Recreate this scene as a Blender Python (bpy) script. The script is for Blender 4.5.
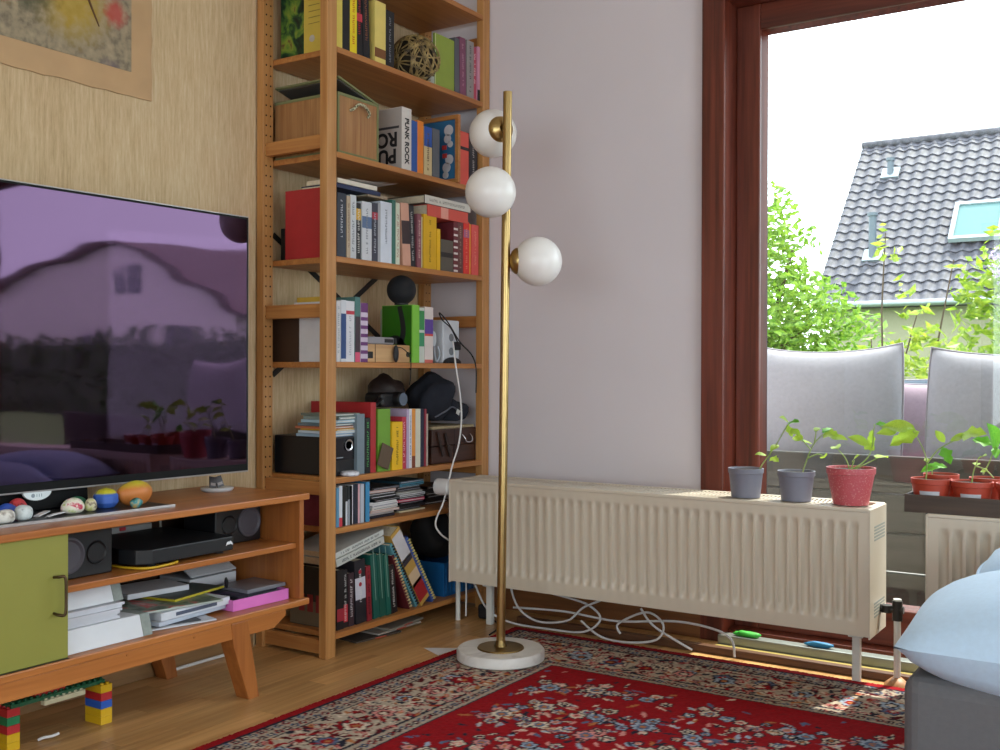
import bpy, bmesh, math, random
import numpy as np
from mathutils import Vector, Matrix, Euler

for _o in list(bpy.data.objects):
    bpy.data.objects.remove(_o, do_unlink=True)
SC = bpy.context.scene
COL = SC.collection
R_ = math.radians
PI = math.pi

# ------------------------------------------------------------------ camera
YAW, PITCH, ROLL, EYE, FPX = 0.5778, -0.0037, 0.0029, 0.8797, 1051.05
_F = Vector((-math.sin(YAW)*math.cos(PITCH), math.cos(YAW)*math.cos(PITCH), math.sin(PITCH)))
_R = Vector((math.cos(YAW), math.sin(YAW), 0))
_U = _R.cross(_F)
_R2 = _R*math.cos(ROLL) + _U*math.sin(ROLL)
_U2 = -_R*math.sin(ROLL) + _U*math.cos(ROLL)
cam_d = bpy.data.cameras.new('camera')
cam_d.sensor_width = 36.0
cam_d.lens = FPX/1000*36.0
cam_d.clip_start = 0.05
cam_d.clip_end = 300
cam = bpy.data.objects.new('camera', cam_d)
COL.objects.link(cam)
cam.matrix_world = Matrix(((_R2.x, _U2.x, -_F.x, 0), (_R2.y, _U2.y, -_F.y, 0), (_R2.z, _U2.z, -_F.z, EYE), (0, 0, 0, 1)))
SC.camera = cam

# ------------------------------------------------------------------ light and exposure
world = bpy.data.worlds.new('sky')
SC.world = world
world.use_nodes = True
_bg = world.node_tree.nodes['Background']
_bg.inputs['Color'].default_value = (0.84, 0.92, 1.0, 1)
_bg.inputs['Strength'].default_value = 3.4
sun_d = bpy.data.lights.new('sun', 'SUN')
sun_d.energy = 5.5
sun_d.angle = R_(0.6)
sun_d.color = (1.0, 0.95, 0.86)
sun = bpy.data.objects.new('sun', sun_d)
COL.objects.link(sun)
sun.location = (3, 12, 20)
sun.rotation_euler = Vector((-0.40, -1.0, -2.14)).to_track_quat('-Z', 'Y').to_euler()
vs = SC.view_settings
vs.view_transform = 'Standard'
vs.look = 'None'
vs.gamma = 1.0
vs.use_curve_mapping = False
vs.exposure = 0.8


def portal(name, loc, rot, sx, sy):
    d = bpy.data.lights.new(name, 'AREA')
    d.shape = 'RECTANGLE'
    d.size = sx
    d.size_y = sy
    d.cycles.is_portal = True
    o = bpy.data.objects.new(name, d)
    COL.objects.link(o)
    o.location = loc
    o.rotation_euler = rot
    return o


# sky portals (they give off no light of their own) at the back window and the two added ones
portal('window_portal', (0.5, 3.42, 1.1), (R_(-90), 0, 0), 3.4, 1.9)
portal('window_portal', (2.66, 0.6, 1.15), (0, R_(90), 0), 1.9, 3.0)
portal('window_portal', (0.2, -2.46, 1.15), (R_(90), 0, 0), 3.2, 1.9)


# ------------------------------------------------------------------ materials
def lin(c):
    if isinstance(c, str):
        c = [int(c[i:i+2], 16)/255 for i in (1, 3, 5)]
        c = [x/12.92 if x <= .04045 else ((x+.055)/1.055)**2.4 for x in c]
    return (c[0], c[1], c[2], 1)


MATS = {}


def nodes_of(name):
    m = bpy.data.materials.new(name)
    m.use_nodes = True
    nt = m.node_tree
    b = nt.nodes['Principled BSDF']
    return m, nt, b


def N(nt, t, **kw):
    n = nt.nodes.new(t)
    for k, v in kw.items():
        if k.startswith('i_'):
            n.inputs[k[2:].replace('_', ' ')].default_value = v
        else:
            setattr(n, k, v)
    return n


def L(nt, a, b):
    nt.links.new(a, b)


def ramp(nt, stops):
    r = N(nt, 'ShaderNodeValToRGB')
    e = r.color_ramp.elements
    while len(e) < len(stops):
        e.new(0.5)
    for q, (p, c) in zip(e, stops):
        q.position = p
        q.color = lin(c)
    return r


def coords(nt, scale=(1, 1, 1), src='Object', rot=(0, 0, 0)):
    tc = N(nt, 'ShaderNodeTexCoord')
    mp = N(nt, 'ShaderNodeMapping')
    mp.inputs['Scale'].default_value = scale
    mp.inputs['Rotation'].default_value = rot
    L(nt, tc.outputs[src], mp.inputs['Vector'])
    return mp.outputs['Vector']


def mat(name, color, rough=.5, metal=0, var=.06, scale=18, bump=0, spec=.5, trans=0, coat=0, sheen=0, emit=None):
    """plain surface with slight procedural variation of tone and fine relief"""
    if name in MATS:
        return MATS[name]
    m, nt, b = nodes_of(name)
    c = lin(color)
    b.inputs['Roughness'].default_value = rough
    b.inputs['Metallic'].default_value = metal
    b.inputs['Specular IOR Level'].default_value = spec
    b.inputs['Transmission Weight'].default_value = trans
    b.inputs['Coat Weight'].default_value = coat
    b.inputs['Sheen Weight'].default_value = sheen
    v = coords(nt)
    nz = N(nt, 'ShaderNodeTexNoise', i_Scale=scale, i_Detail=4.0)
    L(nt, v, nz.inputs['Vector'])
    r = N(nt, 'ShaderNodeValToRGB')
    r.color_ramp.elements[0].position = .3
    r.color_ramp.elements[1].position = .7
    r.color_ramp.elements[0].color = (c[0]*(1-var), c[1]*(1-var), c[2]*(1-var), 1)
    r.color_ramp.elements[1].color = (min(1, c[0]*(1+var)), min(1, c[1]*(1+var)), min(1, c[2]*(1+var)), 1)
    L(nt, nz.outputs['Fac'], r.inputs['Fac'])
    L(nt, r.outputs['Color'], b.inputs['Base Color'])
    if bump:
        bp = N(nt, 'ShaderNodeBump', i_Strength=bump, i_Distance=.004)
        n2 = N(nt, 'ShaderNodeTexNoise', i_Scale=scale*6, i_Detail=3.0)
        L(nt, v, n2.inputs['Vector'])
        L(nt, n2.outputs['Fac'], bp.inputs['Height'])
        L(nt, bp.outputs['Normal'], b.inputs['Normal'])
    MATS[name] = m
    return m


def wood(name, dark, light, axis='z', rough=.4, grain=22, knots=0.0, along=1.2, spec=.5):
    if name in MATS:
        return MATS[name]
    m, nt, b = nodes_of(name)
    s = [grain]*3
    s['xyz'.index(axis)] = along
    v = coords(nt, s)
    n1 = N(nt, 'ShaderNodeTexNoise', i_Scale=1.0, i_Detail=6.0, i_Distortion=.7)
    L(nt, v, n1.inputs['Vector'])
    n2 = N(nt, 'ShaderNodeTexNoise', i_Scale=4.0, i_Detail=3.0)
    L(nt, v, n2.inputs['Vector'])
    mx = N(nt, 'ShaderNodeMath', operation='MULTIPLY_ADD')
    mx.inputs[1].default_value = .35
    L(nt, n2.outputs['Fac'], mx.inputs[0])
    ml = N(nt, 'ShaderNodeMath', operation='MULTIPLY')
    ml.inputs[1].default_value = .65
    L(nt, n1.outputs['Fac'], ml.inputs[0])
    L(nt, ml.outputs[0], mx.inputs[2])
    r = ramp(nt, [(.33, dark), (.68, light)])
    L(nt, mx.outputs[0], r.inputs['Fac'])
    out = r.outputs['Color']
    if knots:
        s2 = [7]*3
        s2['xyz'.index(axis)] = 3.2
        kv = coords(nt, s2)
        vo = N(nt, 'ShaderNodeTexVoronoi', i_Scale=1.0)
        L(nt, kv, vo.inputs['Vector'])
        kr = N(nt, 'ShaderNodeValToRGB')
        kr.color_ramp.elements[0].position = knots*.5
        kr.color_ramp.elements[0].color = (1, 1, 1, 1)
        kr.color_ramp.elements[1].position = knots
        kr.color_ramp.elements[1].color = (0, 0, 0, 1)
        L(nt, vo.outputs['Distance'], kr.inputs['Fac'])
        mix = N(nt, 'ShaderNodeMix', data_type='RGBA')
        L(nt, kr.outputs['Color'], mix.inputs['Factor'])
        L(nt, out, mix.inputs['A'])
        mix.inputs['B'].default_value = lin('#6a3a1c')
        out = mix.outputs['Result']
    L(nt, out, b.inputs['Base Color'])
    b.inputs['Roughness'].default_value = rough
    b.inputs['Specular IOR Level'].default_value = spec
    bp = N(nt, 'ShaderNodeBump', i_Strength=.12, i_Distance=.002)
    L(nt, mx.outputs[0], bp.inputs['Height'])
    L(nt, bp.outputs['Normal'], b.inputs['Normal'])
    MATS[name] = m
    return m


def speckle(name, stops, scale=30, rough=.6, dist=0., detail=4, stretch=(1, 1, 1)):
    """several tones picked by noise (painted covers, foliage prints, stones)"""
    if name in MATS:
        return MATS[name]
    m, nt, b = nodes_of(name)
    v = coords(nt, stretch)
    nz = N(nt, 'ShaderNodeTexNoise', i_Scale=scale, i_Detail=detail, i_Distortion=dist)
    L(nt, v, nz.inputs['Vector'])
    r = ramp(nt, stops)
    L(nt, nz.outputs['Fac'], r.inputs['Fac'])
    L(nt, r.outputs['Color'], b.inputs['Base Color'])
    b.inputs['Roughness'].default_value = rough
    MATS[name] = m
    return m


def glass_mat(name, tint=(.97, .99, .98), refl=1.0):
    if name in MATS:
        return MATS[name]
    m = bpy.data.materials.new(name)
    m.use_nodes = True
    nt = m.node_tree
    nt.nodes.remove(nt.nodes['Principled BSDF'])
    out = nt.nodes['Material Output']
    t = N(nt, 'ShaderNodeBsdfTransparent')
    t.inputs['Color'].default_value = (*tint, 1)
    g = N(nt, 'ShaderNodeBsdfGlossy', i_Roughness=0.0)
    fr = N(nt, 'ShaderNodeFresnel', i_IOR=1.5)
    ge = N(nt, 'ShaderNodeNewGeometry')        # both faces of the pane reflect like air to glass
    mr = N(nt, 'ShaderNodeMapRange')
    mr.inputs['To Min'].default_value = 1.5
    mr.inputs['To Max'].default_value = 1/1.5
    L(nt, ge.outputs['Backfacing'], mr.inputs['Value'])
    L(nt, mr.outputs['Result'], fr.inputs['IOR'])
    mu = N(nt, 'ShaderNodeMath', operation='MULTIPLY')
    mu.inputs[1].default_value = refl
    L(nt, fr.outputs[0], mu.inputs[0])
    mix = N(nt, 'ShaderNodeMixShader')
    L(nt, mu.outputs[0], mix.inputs[0])
    L(nt, t.outputs[0], mix.inputs[1])
    L(nt, g.outputs[0], mix.inputs[2])
    L(nt, mix.outputs[0], out.inputs['Surface'])
    MATS[name] = m
    return m


def leaf_mat(name, c1, c2, translucency=.45):
    if name in MATS:
        return MATS[name]
    m, nt, b = nodes_of(name)
    v = coords(nt)
    nz = N(nt, 'ShaderNodeTexNoise', i_Scale=25.0)
    L(nt, v, nz.inputs['Vector'])
    r = ramp(nt, [(.35, c1), (.65, c2)])
    L(nt, nz.outputs['Fac'], r.inputs['Fac'])
    L(nt, r.outputs['Color'], b.inputs['Base Color'])
    b.inputs['Roughness'].default_value = .5
    tr = N(nt, 'ShaderNodeBsdfTranslucent')
    L(nt, r.outputs['Color'], tr.inputs['Color'])
    mx = N(nt, 'ShaderNodeMixShader')
    mx.inputs[0].default_value = translucency
    L(nt, b.outputs[0], mx.inputs[1])
    L(nt, tr.outputs[0], mx.inputs[2])
    L(nt, mx.outputs[0], nt.nodes['Material Output'].inputs['Surface'])
    MATS[name] = m
    return m


def cm(hexc, rough=.55, prefix='printed'):
    return mat(prefix+'_'+hexc[1:], hexc, rough, var=.05, scale=25)


# ------------------------------------------------------------------ mesh builder
class MB:
    def __init__(self):
        self.v = []
        self.f = []

    def add(self, vs_, fs):
        k = len(self.v)
        self.v += [tuple(p) for p in vs_]
        self.f += [tuple(i+k for i in q) for q in fs]
        return self

    def box(self, x0, x1, y0, y1, z0, z1, M=None):
        c = [(x0, y0, z0), (x1, y0, z0), (x1, y1, z0), (x0, y1, z0), (x0, y0, z1), (x1, y0, z1), (x1, y1, z1), (x0, y1, z1)]
        if M is not None:
            c = [tuple(M @ Vector(p)) for p in c]
        return self.add(c, [(0, 3, 2, 1), (4, 5, 6, 7), (0, 1, 5, 4), (1, 2, 6, 5), (2, 3, 7, 6), (3, 0, 4, 7)])

    def prism(self, pts, a0, a1, axis='x'):
        """closed 2-D outline extruded along an axis; outline in the two other axes (cyclic order)"""
        n = len(pts)
        def P(p, a):
            return {'x': (a, p[0], p[1]), 'y': (p[0], a, p[1]), 'z': (p[0], p[1], a)}[axis]
        vs_ = [P(p, a0) for p in pts]+[P(p, a1) for p in pts]
        fs = [tuple(range(n))[::-1], tuple(range(n, 2*n))]+[(i, (i+1) % n, n+(i+1) % n, n+i) for i in range(n)]
        return self.add(vs_, fs)

    def cyl(self, p0, p1, r0, r1=None, n=16, caps=True):
        r1 = r0 if r1 is None else r1
        p0, p1 = Vector(p0), Vector(p1)
        d = (p1-p0).normalized()
        a = d.orthogonal().normalized()
        b = d.cross(a)
        vs_ = []
        for p, r in ((p0, r0), (p1, r1)):
            for i in range(n):
                t = 2*PI*i/n
                vs_.append(tuple(p+a*math.cos(t)*r+b*math.sin(t)*r))
        fs = [(i, (i+1) % n, n+(i+1) % n, n+i) for i in range(n)]
        if caps:
            fs += [tuple(range(n))[::-1], tuple(range(n, 2*n))]
        return self.add(vs_, fs)

    def tube(self, pts, r, n=8, sub=0):
        pts = [Vector(p) for p in pts]
        if sub:
            q = []
            for i in range(len(pts)-1):
                p0 = pts[max(0, i-1)]
                p1, p2 = pts[i], pts[i+1]
                p3 = pts[min(len(pts)-1, i+2)]
                for k in range(sub):
                    t = k/sub
                    q.append(.5*((2*p1)+(p2-p0)*t+(2*p0-5*p1+4*p2-p3)*t*t+(3*p1-p0-3*p2+p3)*t**3))
            q.append(pts[-1])
            pts = q
        m = len(pts)
        rr = r if isinstance(r, (list, tuple)) else [r]*m
        if len(rr) != m:
            rr = [rr[0]+(rr[-1]-rr[0])*i/(m-1) for i in range(m)]
        vs_ = []
        up = None
        for i, p in enumerate(pts):
            d = (pts[min(i+1, m-1)]-pts[max(i-1, 0)])
            d = d.normalized() if d.length > 1e-9 else Vector((0, 0, 1))
            if up is None:
                up = d.orthogonal().normalized()
            up = (up-d*up.dot(d))
            up = up.normalized() if up.length > 1e-6 else d.orthogonal().normalized()
            b = d.cross(up)
            for k in range(n):
                t = 2*PI*k/n
                vs_.append(tuple(p+up*math.cos(t)*rr[i]+b*math.sin(t)*rr[i]))
        fs = []
        for i in range(m-1):
            for k in range(n):
                fs.append((i*n+k, i*n+(k+1) % n, (i+1)*n+(k+1) % n, (i+1)*n+k))
        fs += [tuple(range(n))[::-1], tuple(range((m-1)*n, m*n))]
        return self.add(vs_, fs)

    def lathe(self, prof, c=(0, 0, 0), n=32, M=None):
        """profile [(r, z)] turned about z at c; r = 0 ends are closed"""
        vs_ = []
        for r, z in prof:
            for i in range(n):
                t = 2*PI*i/n
                p = Vector((r*math.cos(t), r*math.sin(t), z))
                if M is not None:
                    p = M @ p
                vs_.append(tuple(p+Vector(c)))
        m = len(prof)
        fs = []
        for j in range(m-1):
            for i in range(n):
                fs.append((j*n+i, j*n+(i+1) % n, (j+1)*n+(i+1) % n, (j+1)*n+i))
        if prof[0][0] > 1e-6:
            fs.append(tuple(range(n))[::-1])
        if prof[-1][0] > 1e-6:
            fs.append(tuple(range((m-1)*n, m*n)))
        return self.add(vs_, fs)

    def ball(self, c, r, n=24, m=14, fn=None, M=None):
        """ellipsoid; r may be a triple; fn(unit vector) scales the radius"""
        r = (r, r, r) if isinstance(r, (int, float)) else r
        vs_ = []
        def P(t, f):
            d = Vector((math.cos(t)*math.sin(f), math.sin(t)*math.sin(f), math.cos(f)))
            s = fn(d) if fn else 1
            p = Vector((d.x*r[0]*s, d.y*r[1]*s, d.z*r[2]*s))
            if M is not None:
                p = M @ p
            return tuple(p+Vector(c))
        vs_.append(P(0, 0))
        for j in range(1, m):
            for i in range(n):
                vs_.append(P(2*PI*i/n, PI*j/m))
        vs_.append(P(0, PI))
        fs = [(0, 1+i, 1+(i+1) % n) for i in range(n)]
        for j in range(m-2):
            for i in range(n):
                fs.append((1+j*n+i, 1+(j+1)*n+i, 1+(j+1)*n+(i+1) % n, 1+j*n+(i+1) % n))
        k = len(vs_)-1
        fs += [(k, 1+(m-2)*n+(i+1) % n, 1+(m-2)*n+i) for i in range(n)]
        return self.add(vs_, fs)

    def grid(self, fn, nu, nv, closed=False):
        vs_ = [tuple(fn(i/(nu), j/(nv))) for j in range(nv+1) for i in range(nu+1)]
        w = nu+1
        return self.add(vs_, [(j*w+i, j*w+i+1, (j+1)*w+i+1, (j+1)*w+i) for j in range(nv) for i in range(nu)])

    def build(self, name, material, parent=None, smooth=None, bevel=0, seg=2, local=False, label=None, cat=None, group=None, kind=None, subsurf=0):
        me = bpy.data.meshes.new(name)
        me.from_pydata(self.v, [], self.f)
        bm = bmesh.new()
        bm.from_mesh(me)
        bmesh.ops.recalc_face_normals(bm, faces=bm.faces)
        bm.to_mesh(me)
        bm.free()
        o = bpy.data.objects.new(name, me)
        COL.objects.link(o)
        me.materials.append(MATS[material] if isinstance(material, str) else material)
        off = Vector((0, 0, 0))
        if parent is not None:
            o.parent = parent
            if not local:
                off = OFF.get(parent.name, Vector((0, 0, 0)))
            OFF[o.name] = OFF.get(parent.name, Vector((0, 0, 0)))
        elif not local and kind != 'structure' and self.v:
            a = np.array(self.v)
            lo, hi = a.min(0), a.max(0)
            off = Vector(((lo[0]+hi[0])/2, (lo[1]+hi[1])/2, lo[2]))
            o.location = off
            OFF[o.name] = off
        if off.length:
            me.transform(Matrix.Translation(-off))
        if smooth is not None:
            me.polygons.foreach_set('use_smooth', [True]*len(me.polygons))
            if smooth < 180:
                me.set_sharp_from_angle(angle=R_(smooth))
        if bevel:
            md = o.modifiers.new('bevel', 'BEVEL')
            md.width = bevel
            md.segments = seg
            md.limit_method = 'ANGLE'
            md.angle_limit = R_(40)
        if subsurf:
            md = o.modifiers.new('subsurf', 'SUBSURF')
            md.levels = md.render_levels = subsurf
        tag(o, label, cat, group, kind)
        return o


OFF = {}


def tag(o, label=None, cat=None, group=None, kind=None):
    if label:
        o['label'] = label
    if cat:
        o['category'] = cat
    if group:
        o['group'] = group
    if kind:
        o['kind'] = kind
    return o


def thing(name, label, cat, loc=(0, 0, 0), rot=(0, 0, 0), group=None):
    o = bpy.data.objects.new(name, None)
    o.empty_display_size = .05
    COL.objects.link(o)
    o.location = loc
    o.rotation_euler = rot
    OFF[o.name] = Vector(loc)
    return tag(o, label, cat, group)


def copy_part(o, parent, loc=None):
    c = o.copy()
    COL.objects.link(c)
    c.parent = parent
    if loc is not None:
        c.location = loc
    return c


def bx(*a):
    return MB().box(*a)


def textmesh(name, body, size, M, material, parent, depth=.0004, align='CENTER', bold=0):
    cu = bpy.data.curves.new(name, 'FONT')
    cu.body = body
    cu.size = size
    cu.extrude = depth
    cu.offset = bold
    cu.align_x = align
    cu.align_y = 'CENTER'
    o = bpy.data.objects.new(name, cu)
    COL.objects.link(o)
    dg = bpy.context.evaluated_depsgraph_get()
    me = bpy.data.meshes.new_from_object(o.evaluated_get(dg))
    bpy.data.objects.remove(o, do_unlink=True)
    bpy.data.curves.remove(cu)
    me.transform(M)
    q = bpy.data.objects.new(name, me)
    COL.objects.link(q)
    q.parent = parent
    me.materials.clear()
    me.materials.append(material)
    return q


rnd = random.Random(7)

# ------------------------------------------------------------------ the setting: room shell
XL, YB, XR, YF, ZC = -2.49, 3.28, 2.65, -2.5, 2.5


def wallpaper():
    m, nt, b = nodes_of('straw_wallpaper')
    v = coords(nt, (1, 150, 13))
    n1 = N(nt, 'ShaderNodeTexNoise', i_Scale=1.0, i_Detail=5.0, i_Roughness=.7)
    L(nt, v, n1.inputs['Vector'])
    v2 = coords(nt, (1, 3, .6))
    n2 = N(nt, 'ShaderNodeTexNoise', i_Scale=1.5, i_Detail=2.0)
    L(nt, v2, n2.inputs['Vector'])
    ad = N(nt, 'ShaderNodeMath', operation='MULTIPLY_ADD')
    ad.inputs[1].default_value = .3
    ad.inputs[2].default_value = 0
    L(nt, n2.outputs['Fac'], ad.inputs[0])
    a2 = N(nt, 'ShaderNodeMath', operation='MULTIPLY_ADD')
    a2.inputs[1].default_value = .7
    L(nt, n1.outputs['Fac'], a2.inputs[0])
    L(nt, ad.outputs[0], a2.inputs[2])
    r = ramp(nt, [(.3, '#b3966f'), (.5, '#ceb38c'), (.72, '#e0cdac')])
    L(nt, a2.outputs[0], r.inputs['Fac'])
    L(nt, r.outputs['Color'], b.inputs['Base Color'])
    b.inputs['Roughness'].default_value = .8
    bp = N(nt, 'ShaderNodeBump', i_Strength=.25, i_Distance=.002)
    L(nt, n1.outputs['Fac'], bp.inputs['Height'])
    L(nt, bp.outputs['Normal'], b.inputs['Normal'])
    MATS['wallpaper'] = m


wallpaper()
mat('plaster', '#dbd2d7', .9, var=.02, scale=3, bump=.08)
mat('ceiling_white', '#e6e3df', .9, var=.02, scale=3)
mat('joint_dark', '#3a2412', .9)
wood('mahogany', '#451c13', '#7a3a2a', 'z', .35, 26, along=1.0)
wood('mahogany_x', '#451c13', '#7a3a2a', 'x', .35, 26, along=1.0)
wood('baseboard_wood', '#6a4020', '#8e5a30', 'x', .5)
wood('baseboard_wood_y', '#7a5a3a', '#a07a50', 'y', .5)
glass_mat('pane_glass', (.96, .985, .97), 1.0)
mat('aluminium', '#9a9d96', .4, metal=.7)
mat('outside_plaster', '#b8b4a4', .9, var=.03)


def plank_material():
    m, nt, b = nodes_of('floor_plank_wood')
    v = coords(nt, (60, 2.2, 60))
    oi = N(nt, 'ShaderNodeObjectInfo')
    va = N(nt, 'ShaderNodeVectorMath', operation='ADD')
    L(nt, v, va.inputs[0])
    cmb = N(nt, 'ShaderNodeCombineXYZ')
    mu = N(nt, 'ShaderNodeMath', operation='MULTIPLY')
    mu.inputs[1].default_value = 37.0
    L(nt, oi.outputs['Random'], mu.inputs[0])
    L(nt, mu.outputs[0], cmb.inputs[0])
    L(nt, mu.outputs[0], cmb.inputs[1])
    L(nt, cmb.outputs[0], va.inputs[1])
    n1 = N(nt, 'ShaderNodeTexNoise', i_Scale=1.0, i_Detail=5.0, i_Distortion=.4)
    L(nt, va.outputs[0], n1.inputs['Vector'])
    r = ramp(nt, [(.3, '#b48450'), (.7, '#d2a46c')])
    L(nt, n1.outputs['Fac'], r.inputs['Fac'])
    hs = N(nt, 'ShaderNodeHueSaturation')
    ma = N(nt, 'ShaderNodeMath', operation='MULTIPLY_ADD')
    ma.inputs[1].default_value = .34
    ma.inputs[2].default_value = .80
    L(nt, oi.outputs['Random'], ma.inputs[0])
    L(nt, ma.outputs[0], hs.inputs['Value'])
    L(nt, r.outputs['Color'], hs.inputs['Color'])
    L(nt, hs.outputs['Color'], b.inputs['Base Color'])
    b.inputs['Roughness'].default_value = .33
    MATS['plank'] = m


plank_material()
floor = bx(XL-.3, XR+.2, YF-.2, YB+.25, -.10, -.003).build('floor', 'joint_dark', kind='structure')
PW, PL = .0685, .47
pm = MB().box(0, PW-.0007, 0, PL-.0007, -.003, 0)
first = pm.build('plank', 'plank', floor, local=True)
first.location = (XL, .55, 0)
ni = 0
rest = MB()
prnd = random.Random(3)
for i in range(75):
    x = XL+i*PW
    off = (.0, .155, .31)[i % 3]+.06*prnd.random()
    for j in range(-1, 13):
        y = YF+j*PL+off
        if x > XR:
            continue
        vis = (x < -.35 and y > .95 and y < 3.24) and not (x > -1.85 and x < 0 and y+PL < 2.95)
        if vis and ni < 290:
            if ni == 0:
                first.location = (x, y, 0)
            else:
                copy_part(first, floor, (x, y, 0))
            ni += 1
        else:
            rest.box(x, x+PW-.0007, y, y+PL-.0007, -.003, 0)
rest.build('plank_field', 'plank', floor, kind='stuff')
bx(XL-.3, XR+.2, YF-.2, YB+.25, ZC, ZC+.1).build('ceiling', 'ceiling_white', kind='structure')
bx(XL-.2, XL, YF-.2, YB+.25, -.0, ZC).build('wall_left', 'wallpaper', kind='structure')
WX0, WX1, WZ1 = -1.335, 2.3, 2.15
wb = MB().box(XL, WX0, YB, YB+.25, 0, ZC).box(WX0, WX1, YB, YB+.25, WZ1, ZC).box(WX1, XR+.2, YB, YB+.25, 0, ZC)
wb.build('wall_back', 'plaster', kind='structure')




# window_1: the tall mahogany window in the back wall
FO, FS, GL = 3.255, 3.36, 3.405           # outer frame front, sash front, glass
w1 = MB().box(WX0, -1.256, FO, 3.50, 0, WZ1).box(2.22, WX1, FO, 3.50, 0, WZ1)
w1.box(-1.256, 2.22, FO, 3.50, 2.09, WZ1)
w1 = w1.build('window_1', 'mahogany', kind='structure', bevel=.004)
bx(-1.256, 2.22, 3.30, 3.50, .0, .035).build('window_sill', 'mahogany_x', w1, bevel=.003)
for sx0, sx1 in ((-1.256, 1.86), (1.86, 2.22)):
    bx(sx0+.001, sx0+.082, FS, 3.44, .035, 2.09).build('sash_stile', 'mahogany', w1, bevel=.004)
    bx(sx1-.082, sx1-.001, FS, 3.44, .035, 2.09).build('sash_stile', 'mahogany', w1, bevel=.004)
    bx(sx0+.082, sx1-.082, FS, 3.44, 2.005, 2.09).build('sash_rail', 'mahogany_x', w1, bevel=.004)
    bx(sx0+.082, sx1-.082, FS, 3.44, .035, .15).build('sash_rail', 'mahogany_x', w1, bevel=.004)
    gx0, gx1, gz0, gz1 = sx0+.082, sx1-.082, .15, 2.005
    bead = MB()
    for (p, q) in ((gx0, gx0+.012), (gx1-.012, gx1)):
        bead.prism([(p, FS+.012), (q, GL-.004), (p, GL-.004)] if p == gx0 else [(q, FS+.012), (q, GL-.004), (p, GL-.004)], gz0, gz1, 'z')
    bead.prism([(FS+.012, gz1), (GL-.004, gz1), (GL-.004, gz1-.012)], gx0, gx1, 'x')
    bead.prism([(FS+.012, gz0), (GL-.004, gz0), (GL-.004, gz0+.012)], gx0, gx1, 'x')
    bead.build('glazing_bead', 'mahogany', w1)
    bx(gx0, gx1, GL, GL+.004, gz0, gz1).build('pane', 'pane_glass', w1)
bx(-1.17, -1.166, GL-.002, GL+.012, .15, 2.0).build('glazing_seal', mat('black_rubber', '#1b1b1f', .7), w1)

# right and front walls, each with an unseen window added to brighten the room
wr = MB().box(XR, XR+.2, YF-.2, -.95, 0, ZC).box(XR, XR+.2, 2.15, YB, 0, ZC).box(XR, XR+.2, -.95, 2.15, 0, .2).box(XR, XR+.2, -.95, 2.15, 2.1, ZC)
wr.build('wall_right', 'plaster', kind='structure')
w2 = MB()
for a, b_ in ((-.95, -.87), (.56, .64), (2.07, 2.15)):
    w2.box(XR+.03, XR+.12, a, b_, .2, 2.1)
w2.box(XR+.03, XR+.12, -.87, 2.07, .2, .28).box(XR+.03, XR+.12, -.87, 2.07, 2.02, 2.1)
w2 = w2.build('window_2', 'mahogany', kind='structure')
bx(XR+.07, XR+.074, -.87, .56, .28, 2.02).build('pane', 'pane_glass', w2)
bx(XR+.07, XR+.074, .64, 2.07, .28, 2.02).build('pane', 'pane_glass', w2)
wf = MB().box(XL, -1.4, YF-.2, YF, 0, ZC).box(1.8, XR, YF-.2, YF, 0, ZC).box(-1.4, 1.8, YF-.2, YF, 0, .2).box(-1.4, 1.8, YF-.2, YF, 2.1, ZC)
wf.build('wall_front', 'plaster', kind='structure')
w3 = MB()
for a, b_ in ((-1.4, -1.32), (.16, .24), (1.72, 1.8)):
    w3.box(a, b_, YF-.12, YF-.03, .2, 2.1)
w3.box(-1.32, 1.72, YF-.12, YF-.03, .2, .28).box(-1.32, 1.72, YF-.12, YF-.03, 2.02, 2.1)
w3 = w3.build('window_3', 'mahogany', kind='structure')
bx(-1.32, .16, YF-.074, YF-.07, .28, 2.02).build('pane', 'pane_glass', w3)
bx(.24, 1.72, YF-.074, YF-.07, .28, 2.02).build('pane', 'pane_glass', w3)

# skirtings and the rails on the floor by the window
bx(-2.185, WX0, YB-.016, YB, 0, .085).build('baseboard_back', 'baseboard_wood', kind='structure', bevel=.003)
bx(XL, XL+.014, YF, 2.37, 0, .055).build('baseboard_left', 'baseboard_wood_y', kind='structure', bevel=.003)
bx(-1.95, 1.95, 3.10, 3.128, 0, .024).build('trim_1', wood('rail_wood', '#4a2a18', '#6a4428', 'x', .5), kind='structure', bevel=.003)
bx(-1.25, 1.92, 3.195, 3.24, 0, .04).build('trim_2', 'aluminium', kind='structure', bevel=.003)
bx(-1.25, 1.92, 3.15, 3.19, 0, .012).build('trim_3', mat('brass_strip', '#b5a25a', .45, metal=.3), kind='structure', bevel=.002)

# ------------------------------------------------------------------ outside
mat('paving', '#6a6862', .9, var=.12, scale=4)
mat('lawn_green', '#4c6a2a', .95, var=.25, scale=6)
bx(-9, 30, 3.5, 7.5, -.3, -.12).build('terrace', 'paving', kind='structure')
bx(-60, 60, 7.5, 70, -.5, -.2).build('lawn', 'lawn_green', kind='structure')
bx(-6, 6, 3.53, 3.826, 2.36, 2.5).build('added_sun_overhang', 'outside_plaster', kind='structure')  # unseen overhang, added and sized to keep most sun out of the room


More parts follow.
